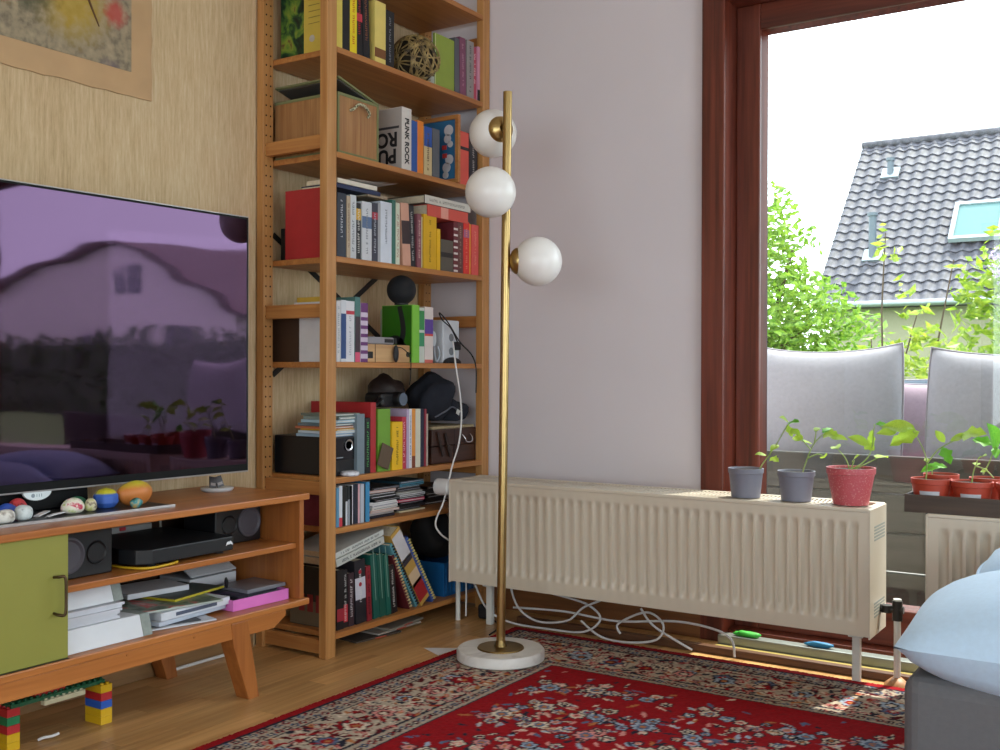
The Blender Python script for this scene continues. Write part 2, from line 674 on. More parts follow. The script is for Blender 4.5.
def leaf_cloud(mb, rng, blobs, n, size):
    tot = sum(b_[3]*b_[4]*b_[5] for b_ in blobs)
    for (cx, cy, cz, rx, ry, rz) in blobs:
        for _ in range(int(n*rx*ry*rz/tot)):
            while True:
                p = Vector((rng.uniform(-1, 1), rng.uniform(-1, 1), rng.uniform(-1, 1)))
                if .15 < p.length < 1:
                    break
            p = Vector((cx+p.x*rx, cy+p.y*ry, cz+p.z*rz))
            d = Vector((rng.gauss(0, 1), rng.gauss(0, 1), rng.gauss(0, .6))).normalized()
            e = d.cross(Vector((rng.gauss(0, 1), rng.gauss(0, 1), rng.gauss(0, 1)))).normalized()
            s = size*rng.uniform(.6, 1.3)
            nrm = d.cross(e)*s*.12
            mb.add([p-d*s, p-e*s*.42+nrm, p+d*s, p+e*s*.42+nrm], [(0, 1, 2), (0, 2, 3)])


def branchy(mb, base, tips, r):
    for t in tips:
        b_, t = Vector(base), Vector(t)
        mid = (b_+t)/2+Vector((rnd.uniform(-.1, .1), rnd.uniform(-.1, .1), .1))
        mb.tube([b_, mid, t], [r, r*.3], 6, sub=3)


leaf_mat('tree_leaf', '#4f7a22', '#8aa83a')
leaf_mat('shrub_leaf', '#6a8a24', '#a8b444')
leaf_mat('lilac_leaf', '#5c8020', '#9aac38')
mat('bark', '#4a3c2c', .9, var=.2)
t = thing('tree', 'leafy light green tree left of the tiled roof outside the window', 'tree', (-4.1, 12, -.2))
mb = MB()
blobs = [(-4.6, 12, 1.75, 1.1, .9, .95), (-3.75, 11.8, 1.55, .75, .7, .5), (-4.5, 12.2, 2.6, .75, .6, .7), (-3.3, 11.8, 1.2, .7, .6, .45), (-3.75, 12.0, 2.35, .28, .3, .3), (-4.6, 12, .7, 1.2, .9, .7)]
leaf_cloud(mb, random.Random(1), blobs, 6500, .07)
mb.build('foliage', 'tree_leaf', t)
tb = MB()
tb.tube([(-4.1, 12, -.2), (-4.15, 12, .6), (-4.3, 12, 1.3), (-4.4, 12, 2.2)], [.09, .02], 8, sub=3)
branchy(tb, (-4.15, 12, .8), [(-3.4, 11.9, 1.5), (-4.9, 12.1, 1.9), (-3.8, 12, 2.3), (-4.6, 12.1, 2.8)], .05)
tb.build('trunk', 'bark', t, smooth=60)

t = thing('shrub', 'tall thin sprigs of a yellow green shrub before the house wall', 'shrub', (-1.5, 7.2, -.12))
mb = MB()
leaf_cloud(mb, random.Random(2), [(-1.42, 7.2, .75, .42, .3, .42), (-1.66, 7.2, 1.72, .10, .1, .14), (-1.55, 7.2, 1.4, .07, .07, .22), (-1.45, 7.2, 1.15, .12, .1, .2), (-1.24, 7.2, 1.55, .06, .06, .1), (-1.75, 7.2, 1.02, .1, .1, .1)], 620, .05)
mb.build('foliage', 'shrub_leaf', t)
tb = MB()
branchy(tb, (-1.5, 7.2, -.12), [(-1.66, 7.2, 1.8), (-1.45, 7.2, 1.3), (-1.24, 7.2, 1.6), (-1.75, 7.2, 1.1)], .012)
tb.build('stem', 'bark', t, smooth=60)

t = thing('lilac_shrub', 'flowering lilac shrub at the right edge of the window view', 'shrub', (-.75, 8.2, -.2))
mb = MB()
leaf_cloud(mb, random.Random(5), [(-.8, 8.2, 1.25, .65, .5, .45), (-.85, 8.1, 1.75, .35, .3, .3), (-.35, 8.2, 1.85, .6, .4, .5), (-1.08, 8.0, 1.5, .32, .3, .26), (-.5, 8.2, .6, .6, .5, .5)], 2600, .06)
mb.build('foliage', 'lilac_leaf', t)
tb = MB()
branchy(tb, (-.75, 8.2, -.2), [(-.85, 8.1, 1.7), (-.35, 8.2, 1.9), (-.6, 8.1, 1.3)], .03)
tb.build('stem', 'bark', t, smooth=60)
mat('lilac_petal', '#b09ac0', .8, var=.15)
for (px_, pz_) in ((-.86, 1.98), (-.62, 1.55), (-.72, 1.8), (-1.05, 1.62), (-.5, 2.05)):
    fb = MB()
    fr_ = random.Random(int(pz_*1000))
    leaf_cloud(fb, fr_, [(px_, 7.7, pz_, .06, .06, .11)], 90, .016)
    fb.build('flower_cluster', 'lilac_petal', t)

t = thing('hedge', 'clipped green hedge seen mirrored across the television screen', 'hedge', (12, 12.4, -.2))
mb = MB()
hb = [(x, 12.4, z, .8, .55, .5) for x in np.arange(8, 22, .9) for z in (.1, .7, 1.15)]
leaf_cloud(mb, random.Random(9), hb, 9000, .1)
mb.box(7.4, 22, 12.1, 12.7, -.2, 1.35)
mb.build('foliage', leaf_mat('hedge_leaf', '#22381a', '#46602a', .2), t)

# the house with the tiled roof: ridge runs parallel to the window wall
HX0, HX1, HE, HR, HZE, HZR = -7.42, 6.0, 25.0, 29.5, 2.49, 7.0
hs = thing('house', 'grey tiled house with a skylight seen through the window', 'house', (0, 28, -.2))
mat('render_wall', '#8a8670', .9, var=.04)
mat('roof_batten', '#2e2c2e', .9)
bx(HX0+.35, HX1, HE+.4, 33.6, -.2, HZE).build('wall', 'render_wall', hs)
MB().prism([(HE+.4, HZE), (29.5, HZR-.25), (33.6, HZE)], HX0+.35, HX0+.55, 'x').build('gable', 'render_wall', hs)
MB().prism([(HE, HZE-.14), (HR, HZR-.14), (34, HZE-.14), (34, HZE-.02), (HR, HZR-.02), (HE, HZE-.02)], HX0, HX1, 'x').build('roof_deck', 'roof_batten', hs)
speckle('roof_tile', [(.3, '#2e2d34'), (.55, '#44434c'), (.8, '#5c5b66')], 9, .7)
SL = math.hypot(HR-HE, HZR-HZE)
TW, TLn = .30, .335
up = Vector((0, HR-HE, HZR-HZE)).normalized()
nr = Vector((0, -up.z, up.y))


def tile(mb, o):
    n = 6
    top, bot = [], []
    vs_ = []
    for k in range(n+1):
        u = k/n
        w = .034*math.sin(2*PI*u-.6)+.012
        vs_.append(o+Vector((u*TW, 0, 0))+nr*(w+.035))
    for k in range(n+1):
        u = k/n
        w = .034*math.sin(2*PI*u-.6)+.012
        vs_.append(o+Vector((u*TW, 0, 0))+up*(TLn+.03)+nr*w)
    for k in range(n+1):
        u = k/n
        w = .034*math.sin(2*PI*u-.6)-.012
        vs_.append(o+Vector((u*TW, 0, 0))+nr*(w+.035))
    fs = [(k, k+1, n+2+k, n+1+k) for k in range(n)]+[(2*n+2+k, 2*n+3+k, k+1, k) for k in range(n)]
    mb.add(vs_, fs)


tm = MB()
tile(tm, Vector((0, 0, 0)))
tile0 = tm.build('roof_tile', 'roof_tile', hs, local=True)
tile0.data.polygons.foreach_set('use_smooth', [True]*len(tile0.data.polygons))
tile0.data.set_sharp_from_angle(angle=R_(50))
rows_, cols_ = int(SL/TLn), int((HX1-HX0)/TW)
trest = MB()
nt_ = 0
for i in range(cols_):
    for j in range(rows_+1):
        o_ = Vector((HX0+i*TW, HE, HZE))+up*(j*TLn-.03)
        if j == rows_:
            o_ -= up*(TLn*.55)
        if HX0+i*TW < -2.9 and nt_ < 299:
            if nt_ == 0:
                tile0.location = o_-OFF[hs.name]
            else:
                copy_part(tile0, hs, o_-OFF[hs.name])
            nt_ += 1
        else:
            tile(trest, o_)
tr_ = trest.build('roof_tile_field', 'roof_tile', hs, smooth=50, kind='stuff')
MB().tube([(HX0, HR, HZR+.06), (HX1, HR, HZR+.06)], .11, 10).build('ridge_cap', 'roof_tile', hs, smooth=60)
mat('zinc', '#8a9298', .45, metal=.6)
MB().tube([(HX0-.05, HE-.08, HZE-.04), (HX1, HE-.08, HZE-.04)], .075, 10).build('gutter', 'zinc', hs, smooth=60)
Mr = Matrix(((1, 0, 0), (0, up.y, nr.y), (0, up.z, nr.z))).to_4x4()


def roof_at(x, s, n_=0.0):
    return Vector((x, HE, HZE))+up*s+nr*n_


sk = MB()
Ms = Matrix.Translation(roof_at(-4.65, 1.9, .1)) @ Mr
for a in ((0, 1.14, 0, .1), (0, 1.14, 1.3, 1.4), (0, .1, .1, 1.3), (1.04, 1.14, .1, 1.3)):
    sk.box(a[0], a[1], a[2], a[3], 0, .12, Ms)
skf = sk.build('skylight', mat('skylight_frame', '#8c969c', .4), hs)
MB().box(.1, 1.04, .1, 1.3, .04, .08, Ms).build('pane', mat('sky_glass', '#4c6c6c', .3, var=.02, spec=.3), skf)
for (vx, vs2, vh, vr) in ((-6.32, 1.55, 1.05, .09), (-6.45, 4.9, .42, .08)):
    p = roof_at(vx, vs2)
    vp = MB().cyl(p-Vector((0, 0, .05)), p+Vector((0, 0, vh)), vr, n=14).cyl(p+Vector((0, 0, vh)), p+Vector((0, 0, vh+.08)), vr*1.35, n=14)
    vp.build('vent_pipe', mat('vent_grey', '#4e5862', .5), hs, smooth=40)
    MB().box(-.22, .22, -.12, .3, .02, .09, Matrix.Translation(p) @ Mr).build('vent_flashing', 'zinc', hs)

# the white gabled house that the television mirrors
h2 = thing('house', 'white gabled house mirrored in the television screen', 'house', (31, 27, -.2))
mat('white_render', '#e2ded6', .9, var=.02)
speckle('red_roof', [(.3, '#3a2624'), (.7, '#5a3a34')], 6, .7)
MB().prism([(23.8, -.2), (42, -.2), (42, 4.2), (30.4, 5.6), (23.8, 3.0)], 22.3, 36, 'y').build('wall', 'white_render', h2)
MB().prism([(23.1, 2.7), (30.4, 5.6), (42.6, 4.1), (42.6, 4.35), (30.4, 5.88), (23.1, 2.95)], 22, 36.3, 'y').build('roof', 'red_roof', h2)
for (a, b_, c, d) in ((29.2, 30.9, 3.75, 4.6), (26.2, 27.6, .9, 2.2), (31.5, 33.2, .9, 2.2)):
    wn = bx(a, b_, 22.25, 22.34, c, d).build('window', mat('dark_window', '#3a3f48', .2), h2)
    bx((a+b_)/2-.04, (a+b_)/2+.04, 22.22, 22.26, c, d).build('window_bar', 'white_render', wn)
bx(30.9, 31.5, 30, 30.6, 5.4, 6.6).build('chimney', 'red_roof', h2)

# garden sofa on the terrace with its loose cushions
wood('weathered_wood', '#2c2d2c', '#464744', 'x', .7)
gs = thing('garden_sofa', 'grey slatted garden sofa on the terrace right outside the window', 'sofa', (0, 4.3, -.12))
for k, z in enumerate((-.115, .025, .165, .305, .445)):
    bx(-1.75, 1.9, 3.93, 3.955, z, z+.134).build('slat', 'weathered_wood', gs, bevel=.004)
for x in (-1.7, .05, 1.8):
    bx(x, x+.07, 3.955, 4.01, -.12, .58).build('post', 'weathered_wood', gs, bevel=.004)
    bx(x, x+.07, 4.75, 4.82, -.12, .24).build('leg', 'weathered_wood', gs, bevel=.004)
bx(-1.75, 1.9, 3.96, 4.82, .20, .26).build('seat_frame', 'weathered_wood', gs, bevel=.004)
bx(-1.72, 1.88, 4.015, 4.83, .26, .40).build('seat_cushion', mat('outdoor_grey', '#8d8a90', .95, var=.06, scale=60, bump=.15), gs, bevel=.03, seg=3)


def pillow_mesh(w, h, t, n=26, puff=2.2, sag=0.0):
    """stuffed square cushion in its local x-z plane, thickness along y, with pinched corners"""
    mb = MB()
    def surf(sgn):
        def fn(u, v):
            a, b_ = 2*u-1, 2*v-1
            e = (max(0, 1-abs(a)**puff)*max(0, 1-abs(b_)**puff))**.5
            pin = 1-.07*(a*a*b_*b_)
            wob = .012*math.sin(5*a+3*b_)+.01*math.sin(9*b_-2*a)
            ex = -.05*(1-b_*b_)*abs(a)**4*a
            ez = -.05*(1-a*a)*abs(b_)**4*b_
            return (w/2*(a*pin+ex), sgn*(t/2*e*(1+wob)), h/2*(b_*pin+ez)+h/2-sag*(1-a*a)*(v**3)*h)
        return fn
    mb.grid(surf(1), n, n)
    mb.grid(surf(-1), n, n)
    return mb


def rim(w, h, n=16, sag=0.0):
    pts = []
    for (a0, b0, a1, b1) in ((-1, -1, 1, -1), (1, -1, 1, 1), (1, 1, -1, 1), (-1, 1, -1, -1)):
        for k in range(n):
            a = a0+(a1-a0)*k/n
            b_ = b0+(b1-b0)*k/n
            pin = 1-.07*(a*a*b_*b_)
            ex = -.05*(1-b_*b_)*abs(a)**4*a
            ez = -.05*(1-a*a)*abs(b_)**4*b_
            v = (b_+1)/2
            pts.append((w/2*(a*pin+ex), 0, h/2*(b_*pin+ez)+h/2-sag*(1-a*a)*(v**3)*h))
    pts.append(pts[0])
    return pts


mat('outdoor_light_grey', '#918f96', .95, var=.06, scale=70, bump=.15)
mat('outdoor_mauve', '#94808c', .95, var=.06, scale=70, bump=.15)
mat('outdoor_slate', '#3c4a58', .95, var=.06, scale=70, bump=.15)
mat('piping_dark', '#8e8890', .9)


def cushion(label, loc, w, h, t, m, rot, group=None, name='cushion', sag=.07, pipe='piping_dark'):
    c = thing(name, label, 'cushion', loc, rot, group)
    pillow_mesh(w, h, t, sag=sag).build('cushion_cover', m, c, smooth=180, local=True)
    MB().tube(rim(w, h, sag=sag), .0045, 6).build('piping', pipe, c, smooth=180, local=True)
    return c


G = 'cushions on the garden sofa'
cushion('light grey cushion outside behind the grey plastic pots', (-1.20, 4.12, .40), .64, .62, .20, 'outdoor_light_grey', (R_(-8), 0, R_(4)), G)
cushion('light grey cushion outside behind the tray of red pots', (-.46, 4.10, .40), .74, .60, .20, 'outdoor_light_grey', (R_(-8), 0, R_(-3)), G)
cushion('small mauve cushion wedged between the two light grey ones outside', (-.86, 4.34, .40), .42, .48, .16, 'outdoor_mauve', (R_(-8), 0, R_(10)), G)
cushion('slate blue cushion behind the mauve cushion outside', (-1.0, 4.58, .40), .62, .50, .14, 'outdoor_slate', (R_(-10), 0, R_(-6)), G)
cushion('light grey cushion far along the garden sofa outside', (.55, 4.12, .40), .7, .58, .2, 'outdoor_light_grey', (R_(-8), 0, R_(5)), G)

# ------------------------------------------------------------------ rug (woven pattern as a colour attribute of the pile)
RX0, RX1, RY0, RY1, RT = -1.91, 0.14, 0.0, 3.035, .008
STEP = .005
nu, nv = int(round((RX1-RX0)/STEP)), int(round((RY1-RY0)/STEP))
uu = (np.arange(nu+1)*STEP)[None, :].repeat(nv+1, 0)
vv = (np.arange(nv+1)*STEP)[:, None].repeat(nu+1, 1)
W_, H_ = nu*STEP, nv*STEP
RED, DRED, IVO, NAVY, SLATE, PINK, OCH, LB = [np.array(lin(c)[:3]) for c in ('#8c0d16', '#520a12', '#cdbba6', '#20202e', '#54607a', '#c8847c', '#a8683c', '#98a4b4')]
img = np.zeros((nv+1, nu+1, 3))
ed = np.minimum(np.minimum(uu, W_-uu), np.minimum(vv, H_-vv))
img[:] = RED
nrg = np.random.default_rng(11)
img[(ed > .03) & (ed <= .095)] = IVO*.6
img[(ed > .028) & (ed <= .036)] = NAVY
img[(ed > .095) & (ed <= .103)] = NAVY
img[(ed > .103) & (ed <= .29)] = IVO*.7
img[(ed > .285) & (ed <= .293)] = NAVY
img[(ed > .293) & (ed <= .335)] = IVO*.6
img[(ed > .335) & (ed <= .343)] = NAVY


def stamp(cx, cy, R, fn):
    i0, i1 = max(0, int((cx-R)/STEP)), min(nu, int((cx+R)/STEP)+1)
    j0, j1 = max(0, int((cy-R)/STEP)), min(nv, int((cy+R)/STEP)+1)
    if i1 <= i0 or j1 <= j0:
        return
    dx = uu[j0:j1+1, i0:i1+1]-cx
    dy = vv[j0:j1+1, i0:i1+1]-cy
    fn(img[j0:j1+1, i0:i1+1], dx, dy)


def rosette(cx, cy, R, petals, outer, inner, core, ph=0, outline=None):
    def fn(a, dx, dy):
        r = np.hypot(dx, dy)
        th = np.arctan2(dy, dx)+ph
        e = R*(.72+.28*np.abs(np.cos(petals*th/2)))
        if outline is not None:
            a[r < e] = outline
        a[r < e-.005] = outer
        a[r < e*.52] = inner
        a[r < e*.26] = core
    stamp(cx, cy, R+.01, fn)


def leafst(cx, cy, ang, ln, wd, col, mid=None):
    def fn(a, dx, dy):
        c, s = math.cos(ang), math.sin(ang)
        p, q = (dx*c+dy*s)/ln, (-dx*s+dy*c)/wd
        m = (p*p+np.abs(q)**1.5) < 1
        a[m] = col
        if mid is not None:
            a[m & (np.abs(q) < .3)] = mid
    stamp(cx, cy, ln+.01, fn)


prg = random.Random(21)
# guard stripes: rows of little buds
for band, sp in ((.05, .027), (.08, .027), (.315, .024)):
    per = []
    for s in np.arange(band, W_-band, sp):
        per += [(s, band), (s, H_-band)]
    for s in np.arange(band, H_-band, sp):
        per += [(band, s), (W_-band, s)]
    for k, (a, b) in enumerate(per):
        rosette(a, b, .018, 4, (RED, SLATE, DRED)[k % 3], NAVY, IVO, prg.random()*3)
# main border: dense flowers, leaves and scrolls
def border_points(sp):
    out = []
    for s in np.arange(.13, H_-.1, sp):
        for e in (.118, .15, .182, .214, .246, .275):
            out += [(e, s), (W_-e, s)]
    for s in np.arange(.13, W_-.1, sp):
        for e in (.118, .15, .182, .214, .246, .275):
            out += [(s, e), (s, H_-e)]
    return out
for (a, b) in border_points(.019):
    a += prg.uniform(-.014, .014)
    b += prg.uniform(-.014, .014)
    c = prg.choice([RED, NAVY, DRED, DRED, DRED, RED, OCH, NAVY])
    leafst(a, b, prg.uniform(0, PI), prg.uniform(.012, .021), prg.uniform(.006, .009), c, prg.choice([None, IVO, PINK]))
for k, (a, b) in enumerate(border_points(.115)):
    if abs(min(a, W_-a, b, H_-b)-.195) < .02:
        rosette(a+prg.uniform(-.012, .012), b+prg.uniform(-.012, .012), prg.uniform(.024, .042), prg.choice([5, 6, 8]), prg.choice([RED, LB, IVO, PINK, SLATE]), prg.choice([NAVY, DRED, RED]), prg.choice([IVO, OCH]), prg.random()*3, NAVY)
for _ in range(1500):
    a, b = prg.choice(border_points(.05))
    a += prg.uniform(-.03, .03)
    b += prg.uniform(-.03, .03)
    if .11 < min(a, W_-a, b, H_-b) < .28:
        leafst(a, b, prg.uniform(0, PI), prg.uniform(.006, .014), prg.uniform(.003, .006), prg.choice([IVO, IVO, NAVY, RED]))
# red field: vines with sprays of cream, rose and slate-blue flowers
fm = .36
centres = []
for ix in range(int((W_-2*fm)/.15)+1):
    for iy in range(int((H_-2*fm)/.15)+1):
        a = fm+.07+ix*.15+prg.uniform(-.03, .03)+(.075 if iy % 2 else 0)
        b = fm+.06+iy*.15+prg.uniform(-.035, .035)
        if fm+.05 < a < W_-fm-.05 and fm+.05 < b < H_-fm-.05:
            centres.append((a, b))
for (a, b) in centres:
    for k in range(9):
        t = prg.uniform(0, 2*PI)
        r = prg.uniform(.05, .10)
        leafst(a+r*math.cos(t), b+r*math.sin(t), t+prg.uniform(-.7, .7), prg.uniform(.012, .022), .006, prg.choice([SLATE, NAVY, LB, OCH, PINK]), prg.choice([None, IVO]))
    for k in range(prg.choice([4, 5, 6])):
        t = 2*PI*k/5+prg.uniform(-.3, .3)
        r = prg.uniform(.035, .06)
        rosette(a+r*math.cos(t), b+r*math.sin(t), prg.uniform(.016, .027), prg.choice([5, 6]), prg.choice([IVO, IVO, LB, PINK]), prg.choice([SLATE, PINK, NAVY]), prg.choice([OCH, IVO, RED]), prg.random()*3, NAVY)
    rosette(a, b, prg.uniform(.026, .038), 8, prg.choice([IVO, LB, PINK]), SLATE, OCH, prg.random()*3, NAVY)
for _ in range(420):
    a, b = prg.uniform(fm, W_-fm), prg.uniform(fm, H_-fm)
    leafst(a, b, prg.uniform(0, PI), prg.uniform(.008, .016), .005, prg.choice([SLATE, NAVY, IVO, PINK]))
img *= (1+nrg.normal(0, .10, img.shape[:2]))[..., None]
img = np.clip(img, 0, 1)
zz = RT+nrg.normal(0, .0006, uu.shape)
vt = np.stack([uu+RX0, vv+RY0, zz], -1).reshape(-1, 3)
idx = np.arange((nu+1)*(nv+1)).reshape(nv+1, nu+1)
qd = np.stack([idx[:-1, :-1], idx[:-1, 1:], idx[1:, 1:], idx[1:, :-1]], -1).reshape(-1, 4)
rm = bpy.data.meshes.new('pile')
rm.vertices.add(len(vt))
rm.vertices.foreach_set('co', vt.astype(np.float32).ravel())
rm.loops.add(qd.size)
rm.loops.foreach_set('vertex_index', qd.astype(np.int32).ravel())
rm.polygons.add(len(qd))
rm.polygons.foreach_set('loop_start', (np.arange(len(qd))*4).astype(np.int32))
rm.update(calc_edges=True)
ca = rm.color_attributes.new('weave', 'FLOAT_COLOR', 'POINT')
ca.data.foreach_set('color', np.concatenate([img.reshape(-1, 3), np.ones(((nu+1)*(nv+1), 1))], 1).astype(np.float32).ravel())
m, nt, b = nodes_of('rug_pile')
at = N(nt, 'ShaderNodeAttribute', attribute_name='weave')
L(nt, at.outputs['Color'], b.inputs['Base Color'])
b.inputs['Roughness'].default_value = .95
b.inputs['Specular IOR Level'].default_value = .15
rm.materials.append(m)
rug = thing('rug', 'red oriental rug with floral field and ivory patterned border', 'rug', (0, 1.5, 0))
po = bpy.data.objects.new('pile', rm)
COL.objects.link(po)
po.parent = rug
po.location = (0, -1.5, 0)
bx(RX0, RX1, RY0, RY1, .0003, RT-.002).build('rug_backing', mat('rug_edge_red', '#8a1420', .95), rug)

# ------------------------------------------------------------------ bookshelf
wood('pine_z', '#a8703a', '#c8945c', 'z', .42, 34, knots=.085, along=1.5)
wood('pine_y', '#a06232', '#c08448', 'y', .42, 34, along=1.2)
wood('pine_x', '#a06232', '#c48a4e', 'x', .42, 34, along=1.5)
mat('hole_dark', '#1c100a', .9)
SX, SXB, SY0, SY1 = -2.1835, -2.484, 2.385, 3.2725
SZ = {0: 2.197, 1: 1.8753, 2: 1.5528, 3: 1.2317, 4: .9069, 5: .5499, 6: .3945, 7: .0713}
bs = thing('bookshelf', 'tall pine shelf unit with open sides full of books in the corner', 'bookshelf', (-2.33, 2.83, 0))
for (x0, x1) in ((SX-.030, SX), (SXB, SXB+.030)):
    for (y0, y1) in ((SY0, SY0+.0435), (SY1-.0435, SY1)):
        p = bx(x0, x1, y0, y1, 0, 2.27).build('post', 'pine_z', bs, bevel=.0015, seg=1)
        hm = MB()
        xf = x1 if x0 < -2.3 else None
        z = .06
        while z < 2.25:
            if xf is not None and y0 < 2.5:
                for yy in (y0+.012, y0+.031):
                    hm.cyl((xf-.001, yy, z), (xf+.0004, yy, z), .0032, n=8)
            elif xf is not None:
                for yy in (y0+.012, y0+.031):
                    hm.cyl((xf-.001, yy, z), (xf+.0004, yy, z), .0028, n=6)
            z += .032
        if hm.v:
            hm.build('peg_holes', 'hole_dark', p, kind='stuff')
for y0 in (SY0+.010, SY1-.033):
    for z0 in (.010, .497, 1.043, 1.561, 2.08):
        bx(SXB+.030, SX-.030, y0, y0+.023, z0, z0+.0425).build('rung', 'pine_x', bs, bevel=.0015, seg=1)
for k, z in SZ.items():
    bx(-2.478, SX, SY0+.0445, SY1-.0445, z-.018, z).build('shelf_board', 'pine_y', bs, bevel=.0012, seg=1)
mat('steel_dark', '#3c3a38', .45, metal=.6)
for a, b_ in (((2.46, 1.321), (3.19, .890)), ((2.46, .865), (3.19, 1.361))):
    d = Vector((0, b_[0]-a[0], b_[1]-a[1])).normalized()
    nrm = Vector((0, -d.z, d.y))*.009
    A, B_ = Vector((-2.4875, *a)), Vector((-2.4875, *b_))
    q = MB()
    q.add([A-nrm, A+nrm, B_+nrm, B_-nrm]+[p+Vector((.003, 0, 0)) for p in (A-nrm, A+nrm, B_+nrm, B_-nrm)], [(0, 1, 2, 3), (7, 6, 5, 4), (0, 4, 5, 1), (1, 5, 6, 2), (2, 6, 7, 3), (3, 7, 4, 0)])
    q.build('cross_brace', 'steel_dark', bs)

# ------------------------------------------------------------------ floor lamp
mat('brass', '#b79c68', .3, metal=1.0, var=.05)
mat('brass_dark', '#907a50', .32, metal=1.0, var=.05)
mat('opal_glass', '#eeeae8', .28, var=.01, spec=.6)
speckle('marble', [(.3, '#b8b2ae'), (.45, '#dcd8d4'), (.7, '#e8e5e2')], 7, .3, 1.5)
lp = Vector((-1.733, 2.666, RT+.001))
lamp = thing('floor_lamp', 'brass floor lamp with three white globes on a round marble foot', 'lamp', lp)
tilt = Vector((.0095*.84, .0095*.55, 1)).normalized()
MB().lathe([(0, 0), (.128, 0), (.133, .004), (.133, .028), (.129, .033), (0, .033)], n=64).build('marble_foot', 'marble', lamp, smooth=40, local=True)
MB().lathe([(0, .033), (.071, .033), (.069, .037), (.02, .039), (.016, .05), (.014, .056)], n=48).build('brass_disc', 'brass_dark', lamp, smooth=35, local=True)
PH = 1.715
MB().cyl((0, 0, .036), tilt*.62, .0135, n=24).cyl(tilt*.62, tilt*.623, .0125, n=24).cyl(tilt*.623, tilt*PH, .0135, n=24).build('pole', 'brass', lamp, smooth=40, local=True)
RH, FH = Vector((.8377, .5462, 0)), Vector((-.5462, .8377, 0))


def globe(z, off):
    c = tilt*(z-lp.z)+off
    g = MB().ball(c, .0745, 36, 22).build('globe_shade', 'opal_glass', lamp, smooth=180, local=True)
    d = off.normalized()
    at_ = tilt*(z-lp.z)
    M = d.to_track_quat('Z', 'Y').to_matrix().to_4x4()
    ln = off.length
    MB().lathe([(.0, ln-.069), (.012, ln-.086), (.030, ln-.0785), (.039, ln-.069), (.0405, ln-.060), (.036, ln-.062)], n=28, c=at_, M=M).build('brass_cup', 'brass', g, smooth=50, local=True)
    MB().cyl(at_+d*.008, at_+d*(ln-.075), .0055, n=12).build('arm', 'brass', g, smooth=40, local=True)


globe(1.622, FH*.108-RH*.044)
globe(1.404, -FH*.098-RH*.047)
globe(1.213, RH*.097+FH*.01)

# ------------------------------------------------------------------ radiators
mat('radiator_enamel', '#d3c6b4', .35, var=.015, scale=4)
mat('radiator_inside', '#4a4640', .8)
mat('radiator_slot', '#9a9c94', .6)
mat('pipe_white', '#d8d6d0', .4)
RYF, RYB, RZ0, RZ1 = 2.952, 3.135, .1545, .497


